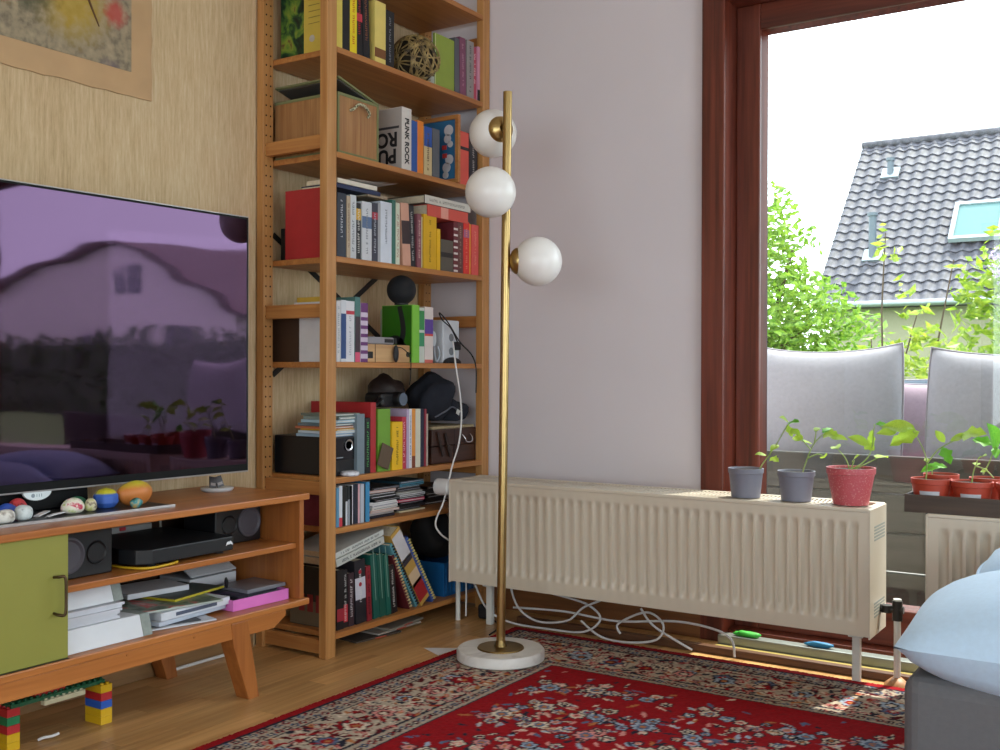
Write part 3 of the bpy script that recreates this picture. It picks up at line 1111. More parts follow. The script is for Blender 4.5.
def radiator(x0, x1, label, legs, ngroup):
    r = thing('radiator', label, 'radiator', ((x0+x1)/2, (RYF+RYB)/2, 0), group=ngroup)
    npit = int(round((x1-x0-.05)/.0333))
    pit = (x1-x0-.05)/npit
    sub = 8
    xs_ = [x0]+[x0+.025+pit*k/sub for k in range(npit*sub+1)]+[x1]
    zs_ = [RZ0, RZ0+.036, RZ0+.042, RZ0+.050, RZ0+.058, RZ0+.068, (RZ0+RZ1)/2, RZ1-.056, RZ1-.046, RZ1-.038, RZ1-.030, RZ1-.024, RZ1]
    pm_ = MB()
    vs_ = []
    for z in zs_:
        f = min(1, max(0, (z-RZ0-.036)/.032), max(0, (RZ1-.024-z)/.032))
        f = f*f*(3-2*f)
        for x in xs_:
            ph = (x-x0-.025)/pit
            c = .5-.5*math.cos(2*PI*ph)
            c = max(0, min(1, (c-.12)/.6))
            c = c*c*(3-2*c)
            inner = x0+.024 < x < x1-.024
            vs_.append((x, RYF+(.0135*c*f if inner else 0), z))
    w = len(xs_)
    fs = [(j*w+i, j*w+i+1, (j+1)*w+i+1, (j+1)*w+i) for j in range(len(zs_)-1) for i in range(w-1)]
    pm_.add(vs_, fs)
    pm_.build('front_panel', 'radiator_enamel', r, smooth=60)
    bx(x0+.004, x1-.004, RYF+.015, RYF+.024, RZ0+.002, RZ1-.002).build('water_panel', 'radiator_enamel', r)
    bx(x0+.004, x1-.004, RYB-.024, RYB, RZ0, RZ1-.002).build('back_panel', 'radiator_enamel', r, bevel=.004)
    bx(x0+.01, x1-.01, RYF+.03, RYB-.03, RZ0+.02, RZ1-.03).build('fin_core', 'radiator_inside', r)
    for (a, b_) in ((x0-.003, x0+.001), (x1-.001, x1+.003)):
        s = bx(a, b_, RYF-.002, RYB+.002, RZ0-.006, RZ1+.006).build('side_cover', 'radiator_enamel', r, bevel=.0012)
        xo = b_ if a > x0+.1 else a
        for zc in (RZ0+.045, RZ1-.085):
            sl = MB()
            for k in range(5):
                sl.box(xo-.0006, xo+.0006, RYF+.045, RYB-.02, zc+k*.009, zc+k*.009+.005)
            sl.build('vent_slots', 'radiator_slot', s, kind='stuff')
    fr = MB().box(x0, x1, RYF-.003, RYF+.016, RZ1-.002, RZ1+.009).box(x0, x1, RYB-.016, RYB+.002, RZ1-.002, RZ1+.009)
    fr.box(x0, x0+.02, RYF+.016, RYB-.016, RZ1-.002, RZ1+.008).box(x1-.02, x1, RYF+.016, RYB-.016, RZ1-.002, RZ1+.008)
    tc = fr.build('top_cover', 'radiator_enamel', r, bevel=.003)
    gm = MB()
    yy0, yy1 = RYF+.016, RYB-.016
    n_ = int((x1-x0-.04)/.0125)
    for k in range(n_):
        x = x0+.02+k*.0125
        for (ya, yb, sk_) in ((yy0, (yy0+yy1)/2-.004, .008), ((yy0+yy1)/2+.004, yy1, -.008)):
            gm.add([(x, ya, RZ1+.007), (x+.0055, ya, RZ1+.007), (x+.0055+sk_, yb, RZ1+.007), (x+sk_, yb, RZ1+.007), (x, ya, RZ1), (x+.0055, ya, RZ1), (x+.0055+sk_, yb, RZ1), (x+sk_, yb, RZ1)],
                   [(3, 2, 1, 0), (4, 5, 6, 7), (0, 1, 5, 4), (1, 2, 6, 5), (2, 3, 7, 6), (3, 0, 4, 7)])
    gm.box(x0+.02, x1-.02, (yy0+yy1)/2-.005, (yy0+yy1)/2+.005, RZ1, RZ1+.0072)
    gm.build('top_grille', 'radiator_enamel', tc)
    for lx in legs:
        lg = MB().box(lx-.011, lx+.011, 3.03, 3.05, .008 if lx > RX0 and 3.04 < RY1 else .0, RZ0+.01)
        lg.box(lx-.02, lx+.02, 3.02, 3.06, RZ0-.022, RZ0+.002)
        lg.build('leg', 'pipe_white', r, bevel=.002)
    return r


rad = radiator(-2.1307, -.7208, 'long low cream radiator standing behind the floor lamp', (-2.02, -.775), 'low radiators along the window')
kn = MB().lathe([(0, 0), (.024, 0), (.0285, .004), (.0295, .03), (.028, .058), (.018, .066), (.012, .075), (.012, .09)], c=(-2.203, 2.975, .474), n=28, M=Matrix.Rotation(R_(90), 4, 'Y'))
ko = kn.build('thermostat_knob', mat('white_plastic', '#dcd9d8', .4), rad, smooth=40)
MB().lathe([(.013, -.0006), (.0175, -.0006), (.0175, .0006), (.013, .0006)], c=(-2.2033, 2.975, .474), n=28, M=Matrix.Rotation(R_(90), 4, 'Y')).build('knob_ring', mat('grey_plastic', '#a8a4a6', .5), ko, smooth=40)
MB().cyl((-2.15, 3.03, .0), (-2.15, 3.03, .19), .0085, n=12).build('supply_pipe', 'pipe_white', rad, smooth=40)
vv_ = MB().cyl((-.718, 3.07, .215), (-.655, 3.07, .215), .011, n=14).cyl((-.672, 3.07, .185), (-.672, 3.07, .24), .014, n=14).cyl((-.70, 3.07, .205), (-.70, 3.07, .225), .015, n=12)
vv_.build('valve', mat('valve_dark', '#3a3835', .4, metal=.6), rad, smooth=40)
MB().cyl((-.672, 3.07, .0), (-.672, 3.07, .186), .0095, n=14).build('return_pipe', 'pipe_white', rad, smooth=40)
MB().cyl((-.672, 3.07, .24), (-.672, 3.07, .245), .011, n=14).build('valve_cap', 'pipe_white', rad, smooth=40)
MB().lathe([(0, .0), (.036, 0), (.032, .010), (.012, .026), (.0096, .026)], c=(-.672, 3.07, 0), n=24).build('pipe_rosette', mat('beech_rosette', '#b07c50', .5), rad, smooth=50)
rad2 = radiator(-.572, .95, 'low cream radiator under the tray of red plant pots', (-.5, .85), 'low radiators along the window')

# ------------------------------------------------------------------ sofa
mat('sofa_blue', '#c2dcf6', .95, var=.03, scale=90, bump=.12, sheen=.2)
mat('sofa_grey', '#6a6a6e', .95, var=.04, scale=90, bump=.12)
so = thing('sofa', 'light blue and grey sofa corner at the right edge', 'sofa', (.2, 2.5, RT))
bx(-.452, 1.3, 2.10, 2.91, .03, .30).build('base', 'sofa_grey', so, bevel=.03, seg=4)
for (x, y) in ((-.36, 2.16), (-.36, 2.78), (1.2, 2.16), (1.2, 2.78)):
    bx(x-.025, x+.025, y-.025, y+.025, RT+.001, .04).build('foot', 'steel_dark', so)
sc_ = pillow_mesh(1.15, .60, .27, 34, 2.6)
Mx = Matrix.Translation((.075, 2.645, .359)) @ Matrix.Rotation(R_(90), 4, 'X')
sc_.v = [tuple(Mx @ Vector(p)) for p in sc_.v]
sc_.build('seat_cushion', 'sofa_blue', so, smooth=180)
c2 = cushion('pale blue cushion lying on the sofa at the right edge', (.015, 2.925, .410), .9, .30, .20, 'sofa_blue', (R_(90), 0, R_(1)), pipe='sofa_blue', name='sofa_cushion', sag=0)

# ------------------------------------------------------------------ sideboard
wood('oak_y', '#9c5a28', '#c07a3e', 'y', .35, 30, along=1.0)
wood('oak_z', '#8c4e22', '#b06c34', 'z', .4, 30, along=1.2)
mat('dark_panel', '#3a2416', .7)
mat('olive_paint', '#8c8a3c', .5, var=.02)
mat('bronze', '#5a4a38', .35, metal=.9)
FX = -2.087
sb = thing('sideboard', 'low orange brown sideboard with an olive door under the television', 'sideboard', (-2.28, 1.38, 0))
bx(-2.478, FX, .55, 2.2115, .513, .531).build('top_board', 'oak_y', sb, bevel=.003)
bx(-2.478, FX, .55, 2.2110, .2151, .2331).build('bottom_board', 'oak_y', sb, bevel=.003)
bx(-2.470, FX-.008, 2.179, 2.196, .2333, .5128).build('side_panel', 'oak_z', sb, bevel=.0015)
bx(-2.470, FX-.008, .565, .582, .2333, .5128).build('side_panel', 'oak_z', sb, bevel=.0015)
bx(-2.465, FX-.03, 1.425, 1.441, .2333, .5128).build('divider', 'oak_z', sb, bevel=.0015)
bx(-2.465, FX-.021, 1.4415, 2.1785, .376, .392).build('middle_shelf', 'oak_y', sb, bevel=.002)
bx(-2.478, -2.471, .582, 2.179, .2333, .5128).build('back_panel', 'dark_panel', sb)
for (a, b_) in ((1.010, 1.4455), (.583, 1.008)):
    d = bx(FX-.024, FX-.010, a, b_, .2345, .5122).build('door', 'olive_paint', sb, bevel=.0015)
    hy = b_-.012
    MB().tube([(FX-.010, hy-.024, .42), (FX+.006, hy-.022, .422), (FX+.014, hy-.012, .420), (FX+.014, hy-.010, .38), (FX+.014, hy-.012, .340), (FX+.006, hy-.022, .338), (FX-.010, hy-.024, .34)], .0035, 8, sub=4).build('handle', 'bronze', d, smooth=60)
bx(FX-.012, FX-.004, 1.0, 1.445, .2333, .2345).build('door_track', 'steel_dark', sb)
MB().prism([(.66, .172), (2.078, .172), (2.124, .199), (2.124, .215), (.66, .215)], FX-.032, FX-.006, 'x').build('apron', 'oak_y', sb, bevel=.002)
MB().prism([(.66, .172), (2.078, .172), (2.124, .199), (2.124, .215), (.66, .215)], -2.45, -2.425, 'x').build('apron', 'oak_y', sb, bevel=.002)
LEG = [(1.922, .215), (1.979, .215), (2.021, 0), (1.983, 0), (1.930, .150)]
LEGL = [(2.76-y, z) for y, z in LEG][::-1]
for pl in (LEG, LEGL):
    MB().prism(pl, FX-.052, FX-.003, 'x').build('leg', 'oak_z', sb, bevel=.002)
    MB().prism(pl, -2.466, -2.418, 'x').build('leg', 'oak_z', sb, bevel=.002)
for y in (1.60, 1.80):
    MB().cyl((FX-.0065, y, .205), (FX-.0045, y, .205), .003, n=10).build('peg', 'oak_z', sb)

# ------------------------------------------------------------------ television
def screen_material():
    m, nt, b = nodes_of('tv_screen')
    b.inputs['Base Color'].default_value = (.074, .044, .080, 1)
    b.inputs['Metallic'].default_value = 1.0
    b.inputs['Roughness'].default_value = .03
    v = coords(nt, (1, .9, 3.2))
    nz = N(nt, 'ShaderNodeTexNoise', i_Scale=2.2, i_Detail=1.0)
    L(nt, v, nz.inputs['Vector'])
    bp = N(nt, 'ShaderNodeBump', i_Strength=.05, i_Distance=.02)
    L(nt, nz.outputs['Fac'], bp.inputs['Height'])
    L(nt, bp.outputs['Normal'], b.inputs['Normal'])
    MATS['tv_screen'] = m


screen_material()
mat('tv_silver', '#b9b4b4', .3, metal=.6)
mat('tv_black', '#060608', .5, spec=.2)
TY0, TY1, TZ0, TZ1, TX = 0.94, 2.156, .586, 1.325, -2.300
tv = thing('television', 'large flat television with a dark purple glossy screen', 'television', (-2.31, 1.556, .531), (0, 0, R_(-2.5)))
bx(TX-.014, TX-.0015, TY0, TY1, TZ0, TZ1).build('casing', 'tv_silver', tv, bevel=.002)
bx(TX-.0012, TX, TY0+.0035, TY1-.0035, TZ0+.0045, TZ1-.0035).build('screen_border', 'tv_black', tv)
bx(TX+.0001, TX+.0008, TY0+.010, TY1-.010, TZ0+.024, TZ1-.010).build('screen', 'tv_screen', tv)
bx(-2.37, TX-.0142, 1.2, 1.92, TZ0+.02, .95).build('rear_box', 'tv_black', tv, bevel=.008)
bx(-2.40, -2.17, .98, 1.795, .5312, .537).build('stand_plate', mat('tv_plate_dark', '#2c2a2c', .35), tv, bevel=.001)
bx(-2.17, -2.163, .98, 1.797, .5312, .5385).build('stand_edge', 'tv_silver', tv, bevel=.001)
MB().prism([(-2.40, .537), (-2.33, .537), (-2.335, .64), (-2.365, .64)], 1.40, 1.66, 'y').build('stand_neck', 'tv_black', tv, bevel=.004)
bd = MB()
pts = [(1.5055+.036*math.cos(t), .5875+.021*math.sin(t)) for t in [PI+PI*k/18 for k in range(19)]]
bd.prism(pts, TX-.010, TX-.002, 'x')
bdo = bd.build('badge', mat('badge_white', '#dfe6e8', .35), tv)
bm_ = MB().lathe([(.0036, -.0003), (.0048, -.0003), (.0048, .0003), (.0036, .0003)], c=(TX-.0019, 1.494, .5785), n=20, M=Matrix.Rotation(R_(90), 4, 'Y'))
for k in range(3):
    bm_.box(TX-.0021, TX-.0016, 1.503+k*.006, 1.5045+k*.006, .575, .582)
bm_.build('badge_lettering', mat('badge_grey', '#8a97a0', .5), bdo, kind='stuff')

# small dish with two dark cards on the sideboard
ds = thing('photo_stand', 'small round glass dish holding two dark upright cards', 'stand', (-2.34, 2.095, .531))
MB().lathe([(0, 0), (.040, 0), (.046, .005), (.047, .010), (.044, .012), (0, .009)], n=36).build('dish', mat('pale_glass', '#c6c8cc', .15, spec=.8), ds, smooth=40, local=True)
for (yy, a) in ((-.016, -12), (.014, 10)):
    M = Matrix.Translation((0, yy, .011)) @ Matrix.Rotation(R_(a), 4, 'X') @ Matrix.Rotation(R_(-14), 4, 'Y')
    MB().box(-.0015, .0015, -.012, .012, 0, .032, M).build('card', mat('dark_card', '#2a2024', .4), ds, local=True)
    MB().box(.0016, .0022, -.009, .009, .006, .014, M).build('card_print', mat('card_print', '#8a7c78', .4), ds, local=True)

# painted stones and little finds on the television's plate
def stone(label, x, y, r, mname, z=.537, seed=0, name='painted_stone', bumpy=.10, m=None):
    q = random.Random(seed)
    a, b_, c = [q.uniform(0, 6) for _ in range(3)]
    fn = lambda d: 1+bumpy*(math.sin(3*d.x+a)+math.sin(3*d.y+b_)+math.sin(4*d.z+c))/2
    mb = MB().ball((0, 0, 0), r, 22, 14, fn)
    lo = min(p[2] for p in mb.v)
    mb.v = [(p[0]+x, p[1]+y, max(p[2], lo*.86)-lo*.86+z+.0005) for p in mb.v]
    return mb.build(name, m, smooth=180, label=label, cat='stone', group='painted stones on the television plate')


speckle('stone_white', [(.35, '#8a8078'), (.5, '#d8d4cc'), (.8, '#efece6')], 60)
speckle('stone_white2', [(.3, '#303038'), (.42, '#c8d0d0'), (.8, '#e8ecec')], 55)
mat('stone_blue', '#2c4fa8', .5, var=.2, scale=60)
speckle('stone_ladybird', [(.36, '#18141a'), (.42, '#b8343a'), (.8, '#c84448')], 60)
speckle('stone_pattern', [(.36, '#c83a58'), (.46, '#e8dcd0'), (.6, '#d8d8c0'), (.7, '#b8c040')], 70)
speckle('stone_small', [(.35, '#5a4030'), (.5, '#d0c8a8'), (.7, '#a8b040')], 80)
speckle('stone_teal', [(.35, '#2a4a38'), (.5, '#4a98a0'), (.65, '#d8b060')], 60)
stone('white painted stone in front of the blue one', -2.205, 1.360, (.018, .022, .016), 'w', seed=1, m='stone_white')
stone('white speckled stone at the far left edge of the plate', -2.25, 1.335, (.016, .018, .018), 'w', seed=2, m='stone_white')
stone('blue painted stone behind two white stones', -2.262, 1.402, (.020, .024, .019), 'w', seed=3, m='stone_blue')
stone('red stone with black spots painted like a ladybird', -2.305, 1.452, (.020, .024, .020), 'w', seed=4, m='stone_ladybird')
stone('white stone with dark marks in front of the red spotted stone', -2.215, 1.413, (.018, .021, .019), 'w', seed=5, m='stone_white2')
stone('stone painted white with pink and yellow patches', -2.225, 1.545, (.020, .028, .022), 'w', seed=6, m='stone_pattern')
stone('small brown and cream stone beside the pink patched stone', -2.222, 1.592, (.014, .016, .015), 'w', seed=7, m='stone_small')
stone('large stone with a yellow crown and an orange body', -2.235, 1.729, (.030, .047, .033), 'w', seed=8, bumpy=.06, m=None or 'stone_blue')
stone('tiny teal and gold stone in front of the large orange stone', -2.182, 1.695, (.013, .017, .013), 'w', seed=9, m='stone_teal')
stone('green painted stone behind the pink patched stone', -2.30, 1.612, (.018, .026, .015), 'w', seed=10, m=mat('stone_green', '#2a6a4c', .5, var=.2, scale=60))


def two_tone(name, top, low, zsplit, soft, noise=.0):
    m, nt, b = nodes_of(name)
    tc = N(nt, 'ShaderNodeTexCoord')
    sx = N(nt, 'ShaderNodeSeparateXYZ')
    L(nt, tc.outputs['Object'], sx.inputs[0])
    nz = N(nt, 'ShaderNodeTexNoise', i_Scale=40.0)
    L(nt, tc.outputs['Object'], nz.inputs['Vector'])
    ma = N(nt, 'ShaderNodeMath', operation='MULTIPLY_ADD')
    ma.inputs[1].default_value = noise
    L(nt, nz.outputs['Fac'], ma.inputs[0])
    L(nt, sx.outputs['Z'], ma.inputs[2])
    mr = N(nt, 'ShaderNodeMapRange')
    mr.inputs['From Min'].default_value = zsplit-soft
    mr.inputs['From Max'].default_value = zsplit+soft
    L(nt, ma.outputs[0], mr.inputs['Value'])
    r = ramp(nt, [(0, low), (1, top)])
    L(nt, mr.outputs['Result'], r.inputs['Fac'])
    L(nt, r.outputs['Color'], b.inputs['Base Color'])
    b.inputs['Roughness'].default_value = .5
    MATS[name] = m
    return m


two_tone('stone_orange_yellow', '#c4c030', '#c87838', .062, .010, .02)
for o in [o for o in bpy.data.objects if o.name.startswith('painted_stone') and 'yellow crown' in o.get('label', '')]:
    o.data.materials[0] = MATS['stone_orange_yellow']
rb = MB().ball((0, 0, 0), (.030, .033, .028), 8, 5)
rb.v = [(p[0]-2.245, p[1]+1.652, max(p[2], -.022)+.022+.5375) for p in rb.v]
rbo = rb.build('painted_stone', two_tone('stone_blue_yellow', '#c0b828', '#3a62b8', .036, .002), label='angular stone painted blue with a yellow top', cat='stone', group='painted stones on the television plate', bevel=.003)
for (x, y, l, a, lab) in ((-2.245, 1.478, .024, 25, 'bent white paper scrap lying on the television plate'), (-2.212, 1.492, .020, -10, 'short white stick of paper in front of the bent scrap')):
    M = Matrix.Translation((x, y, .5378)) @ Matrix.Rotation(R_(a), 4, 'Z')
    pp = MB().prism([(-l, 0), (-l*.2, .003), (l, .007), (l, .0085), (-l*.2, .006), (-l, .002)], -.007, .007, 'x')
    pp.v = [tuple(M @ Vector((p[0], p[1], p[2]))) for p in pp.v]
    pp.build('paper_scrap', mat('scrap_white', '#d8d6d8', .7), label=lab, cat='paper', group='paper scraps on the television plate')
tl = MB().tube([(-2.32, 1.60, .5405), (-2.34, 1.66, .541), (-2.335, 1.75, .5405)], .0035, 8, sub=4)
tl.build('short_cable', mat('cord_dark', '#2c2830', .5), smooth=60, label='short dark cable behind the painted stones', cat='cable')

# ------------------------------------------------------------------ picture on the wall
pc = thing('picture', 'unframed abstract painting on torn edged beige paper on the wall', 'picture', (-2.485, 1.2, 1.65))
q = random.Random(4)
ol = []
for k in range(40):
    ol.append((.46+1.52*k/40, 1.647+q.uniform(-.003, .003)))
for k in range(26):
    ol.append((1.979+q.uniform(-.003, .003), 1.65+.75*k/26))
ol += [(1.98, 2.40), (.46, 2.40)]
MB().prism(ol, -2.4885, -2.4840, 'x').build('mount_paper', mat('beige_paper', '#c3a078', .85, var=.06, scale=9), pc)
def art():
    m, nt, b = nodes_of('abstract_paint')
    v = coords(nt)
    sx = N(nt, 'ShaderNodeSeparateXYZ')
    L(nt, v, sx.inputs[0])
    n0 = N(nt, 'ShaderNodeTexNoise', i_Scale=40.0, i_Detail=5.0)
    L(nt, v, n0.inputs['Vector'])
    base = ramp(nt, [(.32, '#766c5c'), (.5, '#988a72'), (.7, '#ae9c80')])
    L(nt, n0.outputs['Fac'], base.inputs['Fac'])
    cur = base.outputs['Color']
    for (y, z, r_, col, s) in ((.52, .22, .15, '#b8982c', .75), (.655, .215, .05, '#b84a44', .85), (.40, .21, .10, '#50503c', .8), (.30, .25, .12, '#a07020', .9), (.64, .05, .05, '#6c5c68', .7), (.10, .3, .2, '#7a6c50', .9)):
        d = N(nt, 'ShaderNodeVectorMath', operation='DISTANCE')
        d.inputs[1].default_value = (0.0005, y, z)
        L(nt, v, d.inputs[0])
        n1 = N(nt, 'ShaderNodeMath', operation='MULTIPLY_ADD')
        n1.inputs[1].default_value = r_*.9
        L(nt, n0.outputs['Fac'], n1.inputs[0])
        L(nt, d.outputs['Value'], n1.inputs[2])
        mr = N(nt, 'ShaderNodeMapRange')
        mr.inputs['From Min'].default_value = r_*1.35
        mr.inputs['From Max'].default_value = r_*.8
        mr.inputs['To Max'].default_value = s
        L(nt, n1.outputs[0], mr.inputs['Value'])
        mx = N(nt, 'ShaderNodeMix', data_type='RGBA')
        L(nt, mr.outputs['Result'], mx.inputs['Factor'])
        L(nt, cur, mx.inputs['A'])
        mx.inputs['B'].default_value = lin(col)
        cur = mx.outputs['Result']
    L(nt, cur, b.inputs['Base Color'])
    b.inputs['Roughness'].default_value = .8
    MATS['abstract_paint'] = m
art()
bx(-2.4838, -2.4826, .55, 1.908, 1.7165, 2.33).build('painted_sheet', 'abstract_paint', pc)
MB().tube([(-2.4826, 1.73, 1.99), (-2.4826, 1.765, 1.89), (-2.4826, 1.803, 1.815)], [.006, .002], 6, sub=5).build('brush_stroke', mat('umber_stroke', '#5e4026', .8), pc)

# ------------------------------------------------------------------ books
mat('page_paper', '#d9cdb4', .9, var=.08, scale=120)
speckle('cover_jungle', [(.34, '#0c1c14'), (.45, '#1c4428'), (.55, '#5a8030'), (.66, '#8a9a38'), (.72, '#6a4a30')], 22, .5, .8)
mat('cover_yellow', '#cdb44c', .5, var=.05)
mat('cover_red', '#8e1f22', .45, var=.04)
mat('cover_green', '#7f9436', .5, var=.05)
mat('cover_cream', '#cbb9a0', .6, var=.04)
mat('cover_white_grey', '#b3aaa4', .6, var=.03)
mat('case_green', '#2c6a12', .35, var=.2, scale=9)
mat('ink_black', '#17161a', .6)
SHELF_GROUP = {1: 'books on the top visible shelf', 2: 'books on the second shelf', 3: 'books on the third shelf', 4: 'books on the fourth shelf', 5: 'books on the fifth shelf', 6: 'disc cases on the sixth shelf', 7: 'books on the lowest shelf'}
brnd = random.Random(17)


def book(name, label, shelf, xs, y0, y1, zb, h, depth, col, lean=0, hard=1, ink=None, bands=(), side=None, cat=None, group=None, turn=0):
    """book with its spine facing +x; (y0, zb) is its lowest corner, lean > 0 tips the top towards -y"""
    t = y1-y0
    a = R_(lean)
    cy = -t/2 if a >= 0 else t/2
    oy = y0-cy*math.cos(a)
    oz = zb-cy*math.sin(a)
    root = thing(name, label, cat or {'binder': 'binder', 'disc_case': 'disc case', 'paperback': 'book', 'magazine': 'magazine', 'notebook': 'notebook', 'box_file': 'box file'}.get(name, 'book'), (xs, oy, oz), (a, 0, R_(turn)), group or SHELF_GROUP.get(shelf))
    c = min(.0022 if hard else .0009, t*.22)
    ov = .003 if hard else 0
    m = cm(col, .45)
    cv = MB()
    cv.box(-.0012-c, 0, -t/2, t/2, 0, h)
    cv.box(-depth, -.0012-c, -t/2, -t/2+c, 0, h)
    cv.box(-depth, -.0012-c, t/2-c, t/2, 0, h)
    cv.build('cover', m, root, local=True)
    bx(-depth+ov, -.0014-c, -t/2+c+.0001, t/2-c-.0001, ov+.0003, h-ov-.0003).build('pages', 'page_paper', root, local=True)
    for (b0, b1, bc) in bands:
        bx(0, .0003, -t/2*.98, t/2*.98, h*b0, h*b1).build('spine_band', cm(bc), root, local=True)
    if ink:
        g = MB()
        z = h*brnd.uniform(.86, .93)
        sz = min(t*.34, .0085)
        while z > h*.12:
            if brnd.random() < .14:
                z -= sz*.9
                continue
            w = sz*brnd.uniform(.35, .75)
            k = brnd.random()
            g.box(.0003, .0006, -sz/2, sz/2, z-w, z-w*.62)
            if k < .6:
                g.box(.0003, .0006, -sz/2, -sz/2+sz*.28, z-w, z)
            if k > .3:
                g.box(.0003, .0006, sz/2-sz*.28, sz/2, z-w, z)
            z -= w*1.45
            if z < h*.35 and brnd.random() < .05:
                break
        if g.v:
            g.build('spine_lettering', cm(ink), root, local=True, kind='stuff')
    ys = -t/2-.0003

    def panel(nm, x0, x1, z0, z1, mm, lift=0):
        return bx(x0, x1, ys-.0003-lift, ys-lift, z0, z1).build(nm, mm, root, local=True)
    if side == 'jungle':
        panel('cover_picture', -depth+.002, -.004, .002, h-.002, 'cover_jungle')
    elif side == 'yellowcover':
        panel('cover_picture', -depth+.002, -.002, .002, h-.002, 'cover_yellow')
        g = MB()
        for k in range(9):
            g.box(-depth+.02, -.03-.02*(k % 3), ys-.0009, ys-.0004, h*.9-k*.019, h*.9-k*.019+.002)
        g.build('cover_lettering', cm('#8a7838'), root, local=True)
        MB().cyl((-depth+.035, ys-.0009, .045), (-depth+.035, ys-.0003, .045), .011, n=20).build('cover_emblem', cm('#b8b4ac'), root, local=True)
    elif side == 'redcover':
        panel('cover_picture', -depth+.001, -.004, .002, h-.002, 'cover_red')
        panel('cover_band', -depth+.001, -.004, h*.78, h-.002, 'ink_black', .0004)
    elif side == 'greencover':
        panel('cover_picture', -depth+.001, -.002, .002, h-.002, 'cover_green')
        panel('cover_band', -.03, -.002, .002, .05, cm('#d8d8cc'), .0004)
        bx(0, .0006, -t/2, -t/2+.004, .002, h-.002).build('spine_band', cm('#c8d09a'), root, local=True)
    elif side == 'creamcover':
        panel('cover_picture', -depth+.014, -.001, .004, h-.045, 'cover_cream')
        panel('cover_band', -.05, -.004, h*.63, h*.68, 'ink_black', .0004)
        for k in range(3):
            panel('cover_letter', -.05+k*.014, -.041+k*.014, h*.1, h*.17, 'ink_black', .0004)
    elif side == 'greenx':
        panel('cover_picture', -depth+.002, -.004, .002, h-.002, 'case_green')
        g = MB()
        for (p0, p1, p2) in (((-depth*.42, h*.98), (-depth*.30, h*.5), (-depth*.62, h*.06)), ((-depth*.92, h*.32), (-depth*.5, h*.42), (-depth*.12, h*.12))):
            g.tube([(p0[0], ys-.001, p0[1]), (p1[0], ys-.001, p1[1]), (p2[0], ys-.001, p2[1])], [.010, .014], 6, sub=5)
        g.v = [(p[0], ys-.0003-.0004*(1 if p[1] < ys-.001 else 0), p[2]) for p in g.v]
        g.build('cover_emblem', 'ink_black', root, local=True)
    elif side == 'redletters':
        panel('cover_picture', -depth+.001, -.004, .002, h*.42, cm('#6e6250'))
        for k in range(4):
            panel('cover_letter', -.16+k*.036, -.136+k*.036, .045, .10, cm('#8c2a30'), .0004)
    elif side == 'punk':
        panel('cover_picture', -depth+.001, -.002, .002, h-.002, 'cover_white_grey')
        panel('cover_band', -depth+.001, -.012, .140, .148, cm('#3c3a40'), .0004)
        # the book stands on its head: lettering turned half round
        Mc = Matrix.Translation((-depth*.5, ys-.0006, 0)) @ Matrix(((-1, 0, 0, 0), (0, 0, -1, 0), (0, -1, 0, 0), (0, 0, 0, 1)))
        for s_, zc in (('PUNK', .050), ('ROCK', .106)):
            textmesh('cover_lettering', s_, .066, Matrix.Translation((0, 0, zc)) @ Mc @ Matrix.Diagonal((1.0, 1, 1, 1)), MATS['ink_black'], root, bold=.0022)
        textmesh('spine_lettering', 'PUNK ROCK', .030, Matrix.Translation((.0006, 0, h*.47)) @ Matrix(((0, 0, 1, 0), (0, 1, 0, 0), (-1, 0, 0, 0), (0, 0, 0, 1))) @ Matrix.Diagonal((.9, 1, 1, 1)), MATS['ink_black'], root, bold=.0009)
    return root


